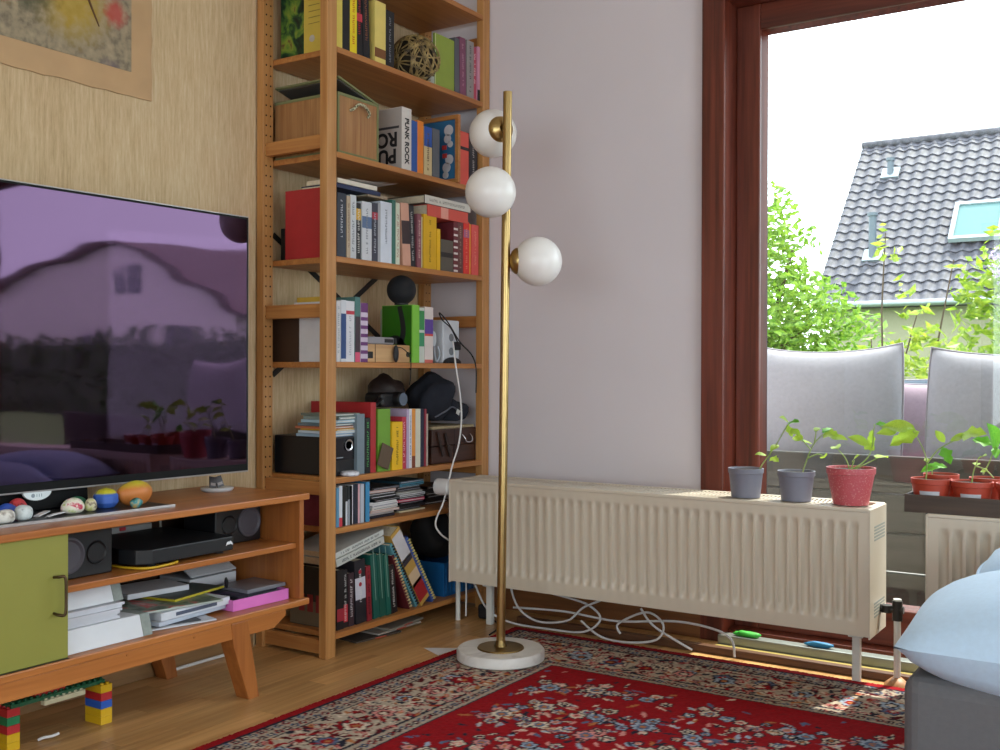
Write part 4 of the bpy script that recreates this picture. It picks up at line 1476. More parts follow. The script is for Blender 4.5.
BOOKS = [
    ('book', 'yellow book first on the top visible shelf beside the front post', 1, -2.1955, 2.439, 2.4659, 1.8753, 0.27, 0.136, '#d9c45a', 0, 1, None, (), 'yellowcover'),
    ('book', 'black spined book with a green jungle picture cover', 1, -2.1955, 2.4665, 2.5008, 1.8753, 0.28, 0.264, '#17161a', 0, 1, None, (), 'jungle'),
    ('book', 'bright yellow spined book with red dots on the top visible shelf', 1, -2.1955, 2.5014, 2.5339, 1.8753, 0.265, 0.275, '#ecd21b', 0, 1, '#c02020', (), 'redcover'),
    ('book', 'black book with red spot between bright yellow book and leaning book', 1, -2.1955, 2.5345, 2.5677, 1.8753, 0.25, 0.2, '#15151a', 0, 1, '#c8303a', ((0.45, 0.55, '#d04050'),), None),
    ('book', 'black book with brown lettering leaning left on the top visible shelf', 1, -2.1955, 2.5707, 2.602, 1.8753, 0.235, 0.19, '#14131a', 2.5, 1, '#a06040', (), None),
    ('book', 'pale yellow book with a brown band near its foot', 1, -2.1955, 2.6225, 2.6775, 1.8753, 0.2022, 0.2, '#e2cb70', 0, 1, None, ((0.1, 0.25, '#7a4a24'),), None),
    ('book', 'black book standing right beside the woven twig ball', 1, -2.1955, 2.6808, 2.7243, 1.8753, 0.1882, 0.19, '#131318', 0, 1, '#8a8f96', (), None),
    ('book', 'green picture book facing left behind the twig ball', 1, -2.2035, 2.9571, 3.0766, 1.8753, 0.188, 0.009, '#8a9c3c', 0, 1, None, (), 'greencover'),
    ('book', 'slim dark grey book beside the green picture book', 1, -2.1955, 3.0722, 3.1026, 1.8753, 0.2021, 0.2, '#55565e', 0, 1, None, (), None),
    ('book', 'purple book second from the grey pair on the top visible shelf', 1, -2.1955, 3.1032, 3.1404, 1.8753, 0.2113, 0.2, '#7d4660', 1.5, 1, '#b890a0', (), None),
    ('book', 'grey book with black mark beside the purple book', 1, -2.1955, 3.1442, 3.1886, 1.8753, 0.2122, 0.2, '#918a88', 0, 1, '#22222a', (), None),
    ('book', 'crimson book with white specks beside the pink book', 1, -2.1955, 3.1899, 3.2089, 1.8753, 0.1988, 0.2, '#b8485c', 0, 1, '#f0e0e0', (), None),
    ('book', 'pink book with black foot at the right post', 1, -2.1955, 3.2101, 3.2269, 1.8753, 0.2045, 0.2, '#c98fa6', 0, 1, None, ((0.0, 0.22, '#1c1c22'),), None),
    ('paperback', 'thick white paperback with large black block letters on cover and spine', 2, -2.1955, 2.7633, 2.8142, 1.5528, 0.21, 0.22, '#d6cfc9', 0, 0, None, (), 'punk'),
    ('book', 'bright blue book beside the white block letter paperback', 2, -2.1955, 2.8149, 2.8475, 1.5528, 0.1749, 0.19, '#2a55a0', 0, 1, None, (), None),
    ('book', 'orange book next to the bright blue book', 2, -2.1955, 2.8481, 2.8839, 1.5528, 0.1819, 0.19, '#e8842a', 0, 1, None, (), None),
    ('book', 'cream book with a blue top third', 2, -2.1955, 2.8875, 2.9327, 1.5528, 0.17, 0.18, '#cdb88a', 0, 1, '#6a5030', ((0.6, 1, '#2c55a8'),), None),
    ('book', 'plain grey book in front of the blue framed picture', 2, -2.1955, 2.9362, 2.9766, 1.5528, 0.1721, 0.18, '#5c6066', 0, 1, None, (), None),
    ('book', 'coral red book with a black label stripe behind the upper lamp globe', 2, -2.1955, 3.0986, 3.1548, 1.5528, 0.1943, 0.2, '#d8564a', 0, 1, None, ((0.66, 0.72, '#26222a'),), None),
    ('book', 'dark book with pale dots behind the upper lamp globe', 2, -2.1955, 3.1618, 3.2131, 1.5528, 0.1986, 0.19, '#2c2a30', 0, 1, '#c8c4c0', (), None),
    ('binder', 'large red binder standing first on the shelf behind the front post', 3, -2.2035, 2.431, 2.4516, 1.2317, 0.2174, 0.197, '#a8222a', 0, 1, None, (), None),
    ('book', 'navy book with white script foot beside the front post', 3, -2.1955, 2.4456, 2.4866, 1.2317, 0.1994, 0.2, '#2c3240', 0, 1, '#c8ccd4', (), None),
    ('book', 'slim beige book between navy and white books', 3, -2.1955, 2.4895, 2.5063, 1.2317, 0.1946, 0.18, '#b9a48c', 0, 1, '#7a6450', (), None),
    ('book', 'white book with grey title beside the slim beige book', 3, -2.1955, 2.5074, 2.5362, 1.2317, 0.2011, 0.18, '#c8cbd0', 0, 1, '#70727c', (), None),
    ('book', 'black book with yellow and red top lettering', 3, -2.1955, 2.5379, 2.5604, 1.2317, 0.1796, 0.18, '#1e1d22', 0, 1, '#e8e4e0', ((0.7, 0.9, '#d0a020'),), None),
    ('book', 'white book with a dark blue square print on its spine', 3, -2.1955, 2.5619, 2.6094, 1.2317, 0.1878, 0.19, '#c9cad0', 0, 1, '#80848c', ((0.55, 0.75, '#5a6e90'),), None),
    ('book', 'dark slate book with a red emblem between two white books', 3, -2.1955, 2.6115, 2.6394, 1.2317, 0.19, 0.18, '#393a48', 0, 1, '#b0b4c0', ((0.72, 0.84, '#b03a4a'),), None),
    ('book', 'thin grey book left of the widest white book', 3, -2.1955, 2.6415, 2.6546, 1.2317, 0.193, 0.19, '#a9aab0', 0, 1, None, (), None),
    ('book', 'widest pale white book on the third shelf', 3, -2.1955, 2.6552, 2.7128, 1.2317, 0.2011, 0.2, '#d3d8e4', 0, 1, '#7c8494', (), None),
    ('book', 'slim green book beside the widest white book', 3, -2.1955, 2.7149, 2.7321, 1.2317, 0.2132, 0.19, '#3a6f62', 0, 1, None, (), None),
    ('book', 'slim cream book with red dot beside the slim green book', 3, -2.1955, 2.7338, 2.7534, 1.2317, 0.206, 0.18, '#d8dcc8', 0, 1, '#b05040', (), None),
    ('book', 'salmon book with black title panel leaning left', 3, -2.1955, 2.7727, 2.8155, 1.2317, 0.2099, 0.19, '#d4a08a', 4, 1, None, ((0.35, 0.72, '#3a2a2e'),), None),
    ('book', 'black book with white lettering leaning on the salmon book', 3, -2.1955, 2.8189, 2.8459, 1.2317, 0.2082, 0.18, '#24242a', 3.5, 1, '#c8c8c8', (), None),
    ('book', 'dusty rose book with a pale seal beside the yellow books', 3, -2.1955, 2.8494, 2.8712, 1.2317, 0.1842, 0.18, '#8d5560', 0, 1, '#e8c8c0', (), None),
    ('book', 'very thin cream booklet beside the wide yellow book', 3, -2.1955, 2.873, 2.8831, 1.2317, 0.1762, 0.18, '#d9cf9c', 0, 0, None, (), None),
    ('book', 'wide yellow book under the red lying book', 3, -2.1955, 2.886, 2.9603, 1.2317, 0.1886, 0.19, '#e0ae18', 0, 1, '#8a6a10', (), None),
    ('book', 'narrow short yellow book beside the wide yellow book', 3, -2.1955, 2.9623, 2.9811, 1.2317, 0.1457, 0.19, '#eebb1e', 0, 1, None, (), None),
    ('paperback', 'short dark patterned paperback beside the yellow books', 3, -2.1955, 2.9849, 3.0596, 1.2317, 0.1125, 0.16, '#5c564c', 0, 0, None, ((0.45, 0.6, '#2e2a28'),), None),
    ('book', 'maroon book with white dotted spine', 3, -2.1955, 3.0618, 3.0871, 1.2317, 0.1826, 0.19, '#6a2a32', 0, 1, None, ((0.02, 0.06, '#e8dcd8'), (0.12, 0.16, '#e8dcd8'), (0.24, 0.28, '#e8dcd8'), (0.36, 0.4, '#e8dcd8'), (0.48, 0.52, '#e8dcd8'), (0.6, 0.64, '#e8dcd8'), (0.72, 0.76, '#e8dcd8'), (0.84, 0.88, '#e8dcd8')), None),
    ('book', 'plain brown book right of the white dotted book', 3, -2.1955, 3.089, 3.1234, 1.2317, 0.1864, 0.19, '#6b4240', 0, 1, '#b09080', (), None),
    ('book', 'bright red book with lilac block on the third shelf', 3, -2.1955, 3.1253, 3.1616, 1.2317, 0.1909, 0.19, '#e23c34', 0, 1, '#f09080', ((0.7, 0.85, '#b0688c'),), None),
    ('book', 'thin orange booklet between two red books', 3, -2.1955, 3.1635, 3.1758, 1.2317, 0.1867, 0.18, '#e8a040', 0, 0, None, (), None),
    ('book', 'coral red book at the right end of the third shelf', 3, -2.1955, 3.1777, 3.2214, 1.2317, 0.1866, 0.19, '#df5c58', 0, 1, '#f0a090', (), None),
    ('book', 'yellow book with cream cover panel seen through the side of the shelf', 4, -2.2335, 2.4591, 2.4746, 0.9069, 0.205, 0.145, '#c9a440', 0, 1, None, (), 'creamcover'),
    ('book', 'white book first right of the front post on the fourth shelf', 4, -2.1955, 2.4468, 2.465, 0.9069, 0.1884, 0.18, '#d2d0d4', 0, 1, '#8890a0', (), None),
    ('book', 'white book with a deep blue panel', 4, -2.1955, 2.4665, 2.4901, 0.9069, 0.1928, 0.18, '#cfd2da', 0, 1, None, ((0.05, 0.78, '#2e4a80'),), None),
    ('book', 'white book with small red emblem and pale title', 4, -2.1955, 2.4916, 2.5317, 0.9069, 0.1916, 0.19, '#d9d8de', 0, 1, '#a0a0b0', ((0.78, 0.84, '#c03848'),), None),
    ('book', 'teal book with a pink foot on the fourth shelf', 4, -2.1955, 2.5332, 2.5567, 0.9069, 0.2062, 0.19, '#4e7a76', 0, 1, None, ((0.0, 0.15, '#d05070'), (0.15, 0.7, '#40303a')), None),
    ('book', 'white book with purple zigzag stripes', 4, -2.1955, 2.5588, 2.5933, 0.9069, 0.1889, 0.18, '#c9b8cc', 0, 1, None, ((0.0, 0.06, '#6a3470'), (0.14, 0.2, '#6a3470'), (0.28, 0.34, '#6a3470'), (0.42, 0.48, '#6a3470'), (0.56, 0.62, '#6a3470'), (0.7, 0.76, '#6a3470'), (0.84, 1, '#6a3470')), None),
    ('book', 'bright green case with a black crossed cover under the black ball', 4, -2.1955, 2.8231, 2.8614, 0.9069, 0.197, 0.133, '#7cc040', 0, 1, None, (), 'greenx'),
    ('book', 'slim case with green and white stripes beside the bright green case', 4, -2.1955, 2.8648, 2.8964, 0.9069, 0.1888, 0.17, '#c9cfc6', 0, 1, None, ((0.3, 0.55, '#3a9068'), (0.6, 0.95, '#3a8a50')), None),
    ('book', 'pale case with a purple label beside the white power box', 4, -2.1955, 2.8987, 2.9471, 0.9069, 0.1944, 0.17, '#ddd0cc', 0, 1, None, ((0.52, 0.78, '#5a3f92'), (0.48, 0.52, '#d05048'), (0.0, 0.06, '#d06a60')), None),
    ('book', 'blue grey book beside the black stereo', 5, -2.1955, 2.5466, 2.5824, 0.5499, 0.1918, 0.2, '#74828c', 0, 1, None, (), None),
    ('book', 'black book with green and white lettering', 5, -2.1955, 2.584, 2.6096, 0.5499, 0.1779, 0.18, '#16171b', 0, 1, '#58b060', (), None),
    ('binder', 'tall red binder behind the disc stack', 5, -2.1955, 2.6105, 2.6369, 0.5499, 0.2271, 0.26, '#a8262c', 0, 1, None, (), None),
    ('book', 'thick green book beside the yellow dictionary', 5, -2.1955, 2.6477, 2.7113, 0.5499, 0.2045, 0.2, '#6f9c34', 0, 1, None, (), None),
    ('book', 'yellow dictionary sized book with black lettering', 5, -2.1955, 2.7174, 2.7725, 0.5499, 0.1593, 0.16, '#e9b81c', 0, 1, '#302818', (), None),
    ('book', 'crimson book right of the yellow dictionary', 5, -2.1955, 2.7741, 2.7967, 0.5499, 0.1745, 0.17, '#c2384e', 0, 1, '#f0c0c8', (), None),
    ('book', 'thin lilac book between crimson and white books', 5, -2.1955, 2.7978, 2.8102, 0.5499, 0.2009, 0.18, '#b9a6c4', 0, 1, None, (), None),
    ('book', 'thin white book with blue letters on the fifth shelf', 5, -2.1955, 2.8114, 2.8267, 0.5499, 0.2005, 0.18, '#dcdce4', 0, 1, '#4a5a90', (), None),
    ('book', 'orange striped book between white and cream books', 5, -2.1955, 2.8279, 2.8461, 0.5499, 0.2, 0.18, '#e0923c', 0, 1, None, ((0.0, 0.2, '#7a3a20'),), None),
    ('book', 'cream book left of the navy pair on the fifth shelf', 5, -2.1955, 2.8473, 2.8742, 0.5499, 0.1993, 0.18, '#d6d2c0', 0, 1, None, (), None),
    ('book', 'navy book beside the cream book on the fifth shelf', 5, -2.1955, 2.8759, 2.894, 0.5499, 0.1986, 0.18, '#23283c', 0, 1, None, (), None),
    ('book', 'thin dark red book in front of the navy jacket', 5, -2.1955, 2.8952, 2.9065, 0.5499, 0.1981, 0.18, '#8a2c3c', 0, 1, None, (), None),
    ('book', 'thin beige booklet beside the sewing box', 5, -2.1955, 2.9078, 2.9169, 0.5499, 0.1805, 0.17, '#b8b0a0', 0, 0, None, (), None),
    ('disc_case', 'slim blue disc case first on the disc shelf', 6, -2.1955, 2.4442, 2.4565, 0.3945, 0.1219, 0.125, '#5c93b8', 0, 0, None, (), None),
    ('disc_case', 'white disc case with a red foot', 6, -2.1955, 2.4575, 2.4717, 0.3945, 0.1268, 0.125, '#d7dae2', 0, 0, None, ((0.0, 0.22, '#c83848'),), None),
    ('disc_case', 'black disc case beside the red footed case', 6, -2.1955, 2.4732, 2.4875, 0.3945, 0.1254, 0.125, '#141518', 0, 0, None, (), None),
    ('disc_case', 'dark disc case with a short white label', 6, -2.1955, 2.4886, 2.4997, 0.3945, 0.121, 0.125, '#1c2224', 0, 0, None, ((0.0, 0.62, '#d0d2da'),), None),
    ('disc_case', 'dark disc case with a short grey label', 6, -2.1955, 2.5008, 2.511, 0.3945, 0.1231, 0.125, '#232628', 0, 0, None, ((0.0, 0.65, '#8f949c'),), None),
    ('disc_case', 'thinnest black disc case among the upright discs', 6, -2.1955, 2.5121, 2.5177, 0.3945, 0.1223, 0.125, '#16171a', 0, 0, None, (), None),
    ('disc_case', 'plain white disc case in the middle of the upright discs', 6, -2.1955, 2.5187, 2.5281, 0.3945, 0.1246, 0.125, '#d5d6dc', 0, 0, None, (), None),
    ('disc_case', 'dark navy disc case among the upright discs', 6, -2.1955, 2.5297, 2.5482, 0.3945, 0.1264, 0.125, '#20283a', 0, 0, None, (), None),
    ('disc_case', 'pink disc case among the upright discs', 6, -2.1955, 2.5493, 2.5598, 0.3945, 0.125, 0.125, '#d8a8b0', 0, 0, None, (), None),
    ('disc_case', 'pale grey disc case beside the pink case', 6, -2.1955, 2.5609, 2.5764, 0.3945, 0.1238, 0.125, '#b7bcc8', 0, 0, None, (), None),
    ('disc_case', 'narrow charcoal disc case beside the pale grey case', 6, -2.1955, 2.578, 2.5842, 0.3945, 0.1227, 0.125, '#2a2a30', 0, 0, None, (), None),
    ('disc_case', 'bright blue disc case last of the upright discs', 6, -2.1955, 2.5853, 2.6039, 0.3945, 0.1279, 0.125, '#3a86b4', 0, 0, None, (), None),
    ('book', 'black book with crimson foot beside the front post on the lowest shelf', 7, -2.2035, 2.4563, 2.4882, 0.0713, 0.1868, 0.2, '#1c191d', 0, 1, None, ((0.14, 0.35, '#a02838'),), 'redletters'),
    ('book', 'black book with a red panel and white dot', 7, -2.2035, 2.4897, 2.5116, 0.0713, 0.1824, 0.2, '#211d21', 1, 1, '#d0d0d0', ((0.1, 0.4, '#c83040'),), None),
    ('book', 'dark plum book with white vertical title', 7, -2.2035, 2.5142, 2.5403, 0.0713, 0.1687, 0.2, '#3a2830', 1, 1, '#d8d4d8', (), None),
    ('book', 'thick black book with a white panel and red stamps', 7, -2.2015, 2.548, 2.5986, 0.0713, 0.2035, 0.22, '#23222a', 3, 1, '#d8d8d8', ((0.38, 0.72, '#c9c9d6'),), None),
    ('book', 'red spined book beside the thick black book', 7, -2.2015, 2.6018, 2.6236, 0.0713, 0.1782, 0.2, '#8c2430', 3, 1, '#301018', (), None),
    ('book', 'dark green hardback left of a matching pair', 7, -2.2015, 2.6366, 2.6664, 0.0713, 0.2121, 0.22, '#1b5a50', 5.5, 1, None, (), None),
    ('book', 'dark green hardback in the middle of the three', 7, -2.2015, 2.668, 2.6998, 0.0713, 0.2074, 0.22, '#175448', 5.5, 1, None, (), None),
    ('book', 'dark green hardback nearest the black lettered book', 7, -2.2015, 2.7015, 2.7233, 0.0713, 0.2032, 0.22, '#1d6054', 5.5, 1, None, (), None),
    ('book', 'black book with large white letters leaning on green hardbacks', 7, -2.1995, 2.7269, 2.758, 0.0713, 0.1625, 0.2, '#221c20', 6.5, 1, '#e0dcd8', (), None),
]

for (nm, lab, sh, xs, y0, y1, zb, h, dp, col, lean, hard, ink, bands, side) in BOOKS:
    book(nm, lab, sh, xs-(brnd.uniform(0, .006) if side is None else 0), y0, y1, zb+.0003, h, dp, col, lean, hard, ink, bands, side)

for o in [o for o in bpy.data.objects if o.get('label', '').startswith('dark green hardback')]:
    bx(.0003, .0007, -.0015, .0015, .06, .23).build('spine_stripe', cm('#7c9c90'), o, local=True)
for o in [o for o in bpy.data.objects if o.get('label', '').startswith('thick black book with a white panel')]:
    for z_ in (.125, .165):
        MB().cyl((.0003, 0, z_), (.0007, 0, z_), .007, n=14).build('red_stamp', cm('#a82838'), o, local=True)
# books lying flat on the third shelf and leaning on the lowest one
ZT = {b[1]: b[6]+b[7] for b in BOOKS}
book('book', 'red book lying flat across the yellow and maroon books', 3, -2.195, 2.905, 2.945, 1.4165, .245, .18, '#d4574a', -90, bands=((.32, .5, '#e8a090'),))
book('book', 'white spined brown book lying on top of the red lying book', 3, -2.192, 2.885, 2.914, 1.4575, .275, .24, '#43291d', -90, bands=((.0, 1, '#d0ccc2'),), ink='#8c8880')
book('book', 'navy book lying flat on the upright books beside the front post', 3, -2.20, 2.448, 2.461, 1.448, .21, .15, '#1f2c52', -90)
book('paperback', 'cream paperback lying on the navy lying book', 3, -2.195, 2.445, 2.459, 1.462, .19, .13, '#ded6c6', -90, hard=0)
book('book', 'small brown booklet lying flat above the white books', 3, -2.205, 2.60, 2.611, 1.442, .10, .14, '#a08c74', -90)
for k, (yy, zz_, tn) in enumerate(((2.50, 1.4765, 8), (2.55, 1.4785, -10))):
    MB().grid(lambda u, v: (-2.32+.14*u, yy+.18*v, zz_+.016*v*v+.004*u), 4, 8).build('loose_paper', mat('loose_white', '#cfcfcf', .8), label=('crumpled white sheet', 'second curled white sheet')[k]+' lying on top of the cream paperback', cat='paper', group='loose sheets on the third shelf')
book('book', 'dark slate folder leaning at the right end of the third shelf', 3, -2.26, 3.205, 3.215, 1.232, .23, .14, '#4a4a52', 3)
book('notebook', 'dark red spiral notebook leaning beside the black lettered book', 7, -2.20, 2.815, 2.827, .0718, .215, .17, '#5c1e26', 26, cat='notebook')
book('notebook', 'teal spiral notebook leaning under the thick tan box file', 7, -2.20, 2.852, 2.866, .0718, .27, .2, '#5e98a4', 32, cat='notebook')
yb = book('box_file', 'thick tan box file with white label and red foot leaning left', 7, -2.195, 2.876, 2.930, .0718, .31, .24, '#c29a4c', 33, bands=((.62, .96, '#cfcbd2'), (.56, .64, '#3a3440'), (.05, .3, '#a8262c'), (.26, .44, '#dcc0a0')))
book('notebook', 'blue spiral notebook leaning at the right end of the row', 7, -2.20, 2.945, 2.962, .0718, .285, .2, '#3e5aa4', 33, cat='notebook')
for lab_key, col_ in (('dark red spiral', '#d8c090'), ('teal spiral', '#20242c'), ('blue spiral', '#d8c878')):
    o = [o for o in bpy.data.objects if lab_key in o.get('label', '')][0]
    hh = {'dark red spiral': .215, 'teal spiral': .27, 'blue spiral': .285}[lab_key]
    tt = {'dark red spiral': .012, 'teal spiral': .014, 'blue spiral': .017}[lab_key]
    g = MB()
    for k in range(int(hh/.012)):
        M = Matrix.Translation((.001, tt/2-.002, .008+k*.012))
        g.lathe([(.004, -.0012), (.0062, -.0012), (.0062, .0012), (.004, .0012)], n=10, M=M)
    g.build('spiral_binding', cm(col_), o, local=True)
book('magazine', 'white magazine lying slanted on top of the lowest row', 7, -2.20, 2.452, 2.475, .270, .235, .2, '#bfc2be', -79, hard=0, ink='#3a3c40')
book('magazine', 'second white magazine lying above the first slanted one', 7, -2.205, 2.450, 2.468, .295, .24, .2, '#c9ccc8', -79, hard=0, ink='#4a4c50')

# ------------------------------------------------------------------ second shelf: bamboo box and framed picture
wood('bamboo', '#8a5a34', '#b88a5a', 'z', .5, 60, along=2)
mat('olive_cloth', '#7c8058', .9, var=.06)
bb = thing('storage_box', 'bamboo storage box with olive trim and rope handle', 'box', (-2.33, 2.544, SZ[2]))
X1, X0_, Y0_, Y1_, Z0_, Z1_ = -2.198, -2.466, 2.448, 2.640, SZ[2]+.0005, 1.742
bx(X1-.006, X1, Y0_, Y1_, Z0_, Z1_).build('front_panel', 'bamboo', bb)
bx(X0_, X0_+.006, Y0_, Y1_, Z0_, Z1_).build('back_panel', 'bamboo', bb)
bx(X0_+.006, X1-.006, Y0_, Y0_+.006, Z0_, Z1_).build('side_panel', 'bamboo', bb)
bx(X0_+.006, X1-.006, Y1_-.006, Y1_, Z0_, Z1_).build('side_panel', 'bamboo', bb)
bx(X0_+.006, X1-.006, Y0_+.006, Y1_-.006, Z0_, Z0_+.004).build('base_panel', 'bamboo', bb)
e = .006
tr = MB()
for z in (Z0_, Z1_-.008):
    tr.box(X1-.002, X1+.002, Y0_-.002, Y1_+.002, z, z+.009).box(X0_, X1, Y0_-.002, Y0_+.001, z, z+.009)
for y in (Y0_-.002, Y1_-.005):
    tr.box(X1-.002, X1+.0022, y, y+.008, Z0_, Z1_)
tr.build('cloth_trim', 'olive_cloth', bb)
Ml = Matrix.Translation((0, Y0_, 1.792)) @ Matrix.Rotation(R_(-14), 4, 'X')
MB().box(X0_, X1+.004, 0, .198, -.006, 0, Ml).build('lid', 'olive_cloth', bb, bevel=.001)
MB().box(X0_+.01, X1-.004, .01, .188, -.010, -.006, Ml).build('lid_lining', mat('lining_grey', '#4e4a44', .8), bb)
MB().tube([(X1+.001, 2.505, 1.695), (X1+.012, 2.51, 1.700), (X1+.016, 2.53, 1.717), (X1+.016, 2.56, 1.716), (X1+.012, 2.585, 1.700), (X1+.001, 2.59, 1.690)], .0045, 8, sub=5).build('rope_handle', speckle('rope', [(.4, '#4a4a34'), (.55, '#c8c4a4')], 260, .9), bb, smooth=60)
bx(X0_+.02, X1-.03, 2.50, 2.60, Z1_+.001, Z1_+.012).build('folded_cloth', cm('#34465e'), bb)

fp = thing('framed_picture', 'wood framed blue picture with white cloud shapes facing left', 'picture', (-2.32, 3.068, SZ[2]))
Y = 3.062
fr = MB()
for a in ((-2.455, -2.177, SZ[2]+.001, SZ[2]+.016), (-2.455, -2.177, 1.781, 1.797), (-2.455, -2.441, SZ[2]+.016, 1.781), (-2.192, -2.177, SZ[2]+.016, 1.781)):
    fr.box(a[0], a[1], Y, Y+.014, a[2], a[3])
fr.build('frame', 'pine_x', fp, bevel=.001)
bx(-2.441, -2.192, Y+.005, Y+.012, SZ[2]+.016, 1.781).build('picture_sheet', cm('#2c6690'), fp)
for (x, z, r_) in ((-2.223, 1.745, .020), (-2.228, 1.715, .016), (-2.216, 1.695, .012), (-2.220, 1.640, .018), (-2.232, 1.612, .018), (-2.236, 1.585, .013)):
    MB().cyl((x, Y+.0042, z), (x, Y+.005, z), r_, n=16).build('white_shape', cm('#c9c4c8'), fp)
for (x, z) in ((-2.24, 1.685), (-2.238, 1.655)):
    MB().box(x-.012, x+.008, Y+.004, Y+.005, z-.008, z+.008).build('red_shape', cm('#c03a38'), fp)

# ------------------------------------------------------------------ first shelf: twig ball
tb_ = thing('twig_ball', 'round ball woven from golden brown twigs', 'ornament', (-2.275, 2.935, SZ[1]))
g = MB()
q = random.Random(8)
for k in range(34):
    ax = Vector((q.gauss(0, 1), q.gauss(0, 1), q.gauss(0, 1))).normalized()
    u_ = ax.orthogonal().normalized()
    w_ = ax.cross(u_)
    off = q.uniform(-.045, .045)
    rr = math.sqrt(max(.0001, .089**2-off**2))
    g.tube([ax*off+u_*rr*math.cos(2*PI*i/18)+w_*rr*math.sin(2*PI*i/18)+Vector((0, 0, .0925)) for i in range(19)], .0026, 5)
g.build('twig_strands', speckle('twig_gold', [(.35, '#4a3a26'), (.55, '#9a8250'), (.75, '#c0a870')], 40, .5), tb_, smooth=60, local=True)
MB().ball((0, 0, .0925), .082, 18, 12).build('ball_core', mat('core_brown', '#2e2418', .9), tb_, smooth=180, local=True)
bx(-2.215, -2.214, 2.972, 2.992, SZ[1], SZ[1]+.028).build('small_card', cm('#b9b4b0'), label='small pale card standing before the green picture book', cat='card')
# dark box behind the red binder, dark box behind the cream cover
bx(-2.472, -2.455, 2.48, 2.60, SZ[3]+.0005, SZ[3]+.11).build('dark_box', cm('#211d1a'), label='flat black box behind the large red binder', cat='box', bevel=.002)
bx(-2.474, -2.356, 2.445, 2.60, SZ[4]+.0005, SZ[4]+.16).build('brown_box', cm('#3c271b'), label='dark brown box at the back of the fourth shelf', cat='box', bevel=.002)

# ------------------------------------------------------------------ fourth shelf things
Z4 = SZ[4]+.0005
wbx = thing('wooden_box', 'small plain wooden box with a black slot and round lock', 'box', (-2.27, 2.70, Z4))
bx(-2.335, -2.207, 2.572, 2.836, Z4, .966).build('box_body', wood('light_wood', '#b08458', '#d4ac7c', 'y', .5), wbx, bevel=.002)
bx(-2.2072, -2.2062, 2.585, 2.63, .92, .942).build('slot', 'ink_black', wbx, bevel=.004)
bx(-2.2072, -2.2064, 2.64, 2.643, Z4, .966).build('box_joint', cm('#5a3c22'), wbx)
MB().lathe([(.005, -.001), (.009, -.001), (.009, .0015), (.005, .0015)], c=(-2.2065, 2.812, .935), n=20, M=Matrix.Rotation(R_(90), 4, 'Y')).build('lock_ring', 'steel_dark', wbx)
gd = thing('grey_device', 'flat silver grey device with a black end lying on the wooden box', 'device', (-2.27, 2.67, .9668), (0, 0, R_(4)))
bx(-.06, .06, -.095, .075, 0, .024).build('casing', cm('#8f8c92', .35), gd, local=True, bevel=.004)
bx(-.05, .061, .0752, .092, .002, .023).build('end_cap', 'ink_black', gd, local=True, bevel=.003)
bx(.0602, .0608, .02, .07, .006, .018).build('port_panel', 'ink_black', gd, local=True)
wc = thing('black_clip', 'black capsule shaped clip on the shelf edge below the device', 'clip', (-2.196, 2.735, Z4))
MB().ball((0, 0, .029), (.008, .012, .029), 16, 12).build('capsule', 'ink_black', wc, smooth=180, local=True)
MB().tube([(0, .004, .05), (.006, .025, .048), (.012, .05, .03), (.02, .055, .0), (.022, .05, -.05), (.022, .045, -.075)], .0016, 6, sub=5).build('cord', 'ink_black', wc, smooth=60, local=True)
gt = [b[6]+b[7] for b in BOOKS if 'black crossed cover' in b[1]][0]
sp = thing('speaker_ball', 'black fabric ball speaker on top of the bright green case', 'speaker', (-2.245, 2.825, gt+.001))
MB().ball((0, 0, .0505), .0505, 30, 20, lambda d: 1 if d.z > -.9 else .9/abs(d.z)).build('fabric_shell', mat('speaker_fabric', '#17191e', .85, bump=.2, scale=80), sp, smooth=180, local=True)
MB().cyl((0, 0, 0), (0, 0, .006), .024, n=24).build('rubber_foot', 'ink_black', sp, local=True)
pw = thing('power_box', 'white box shaped power adapter with plugs at the right end', 'adapter', (-2.27, 3.075, Z4))
bx(-2.33, -2.215, 3.026, 3.125, Z4, 1.062).build('casing', cm('#c9cdd4', .4), pw, bevel=.004)
for z in (.95, 1.0):
    MB().lathe([(.008, 0), (.014, 0), (.014, .001), (.008, .001)], c=(-2.215, 3.075, z), n=18, M=Matrix.Rotation(R_(90), 4, 'Y')).build('socket', cm('#7c8086'), pw)
bx(-2.216, -2.20, 3.085, 3.115, .955, .985).build('plug', 'ink_black', pw, bevel=.003)
rc = thing('white_handset', 'small white handset with cable between the cases and power box', 'handset', (-2.23, 2.995, Z4))
MB().ball((-2.235, 2.992, Z4+.085), (.012, .014, .03), 14, 10).build('head', cm('#c4ccd4'), rc, smooth=180)
MB().tube([(-2.23, 2.992, Z4+.06), (-2.222, 2.985, Z4+.03), (-2.225, 3.0, Z4+.004), (-2.22, 3.012, Z4+.03), (-2.224, 3.005, Z4+.06)], .004, 8, sub=5).build('cable', cm('#aab4c0'), rc, smooth=60)
ba = MB().ball((-2.225, 3.07, Z4+.0), (.02, .05, .022), 16, 8)
ba.v = [(p[0]+.018, p[1], max(p[2], Z4)) for p in ba.v]
ba.build('black_adapter', 'ink_black', smooth=180, label='flat black adapter lying before the white power box', cat='adapter')
MB().tube([(-2.199, 3.10, .972), (-2.19, 3.04, 1.03), (-2.20, 3.0, 1.06), (-2.205, 2.99, 1.085), (-2.195, 3.03, 1.05), (-2.185, 3.085, .985), (-2.172, 3.14, .94), (-2.168, 3.165, .89), (-2.168, 3.165, .80)], .0025, 7, sub=6).build('black_cable', 'ink_black', smooth=60, label='black cable curling from the power box over the shelf edge', cat='cable')
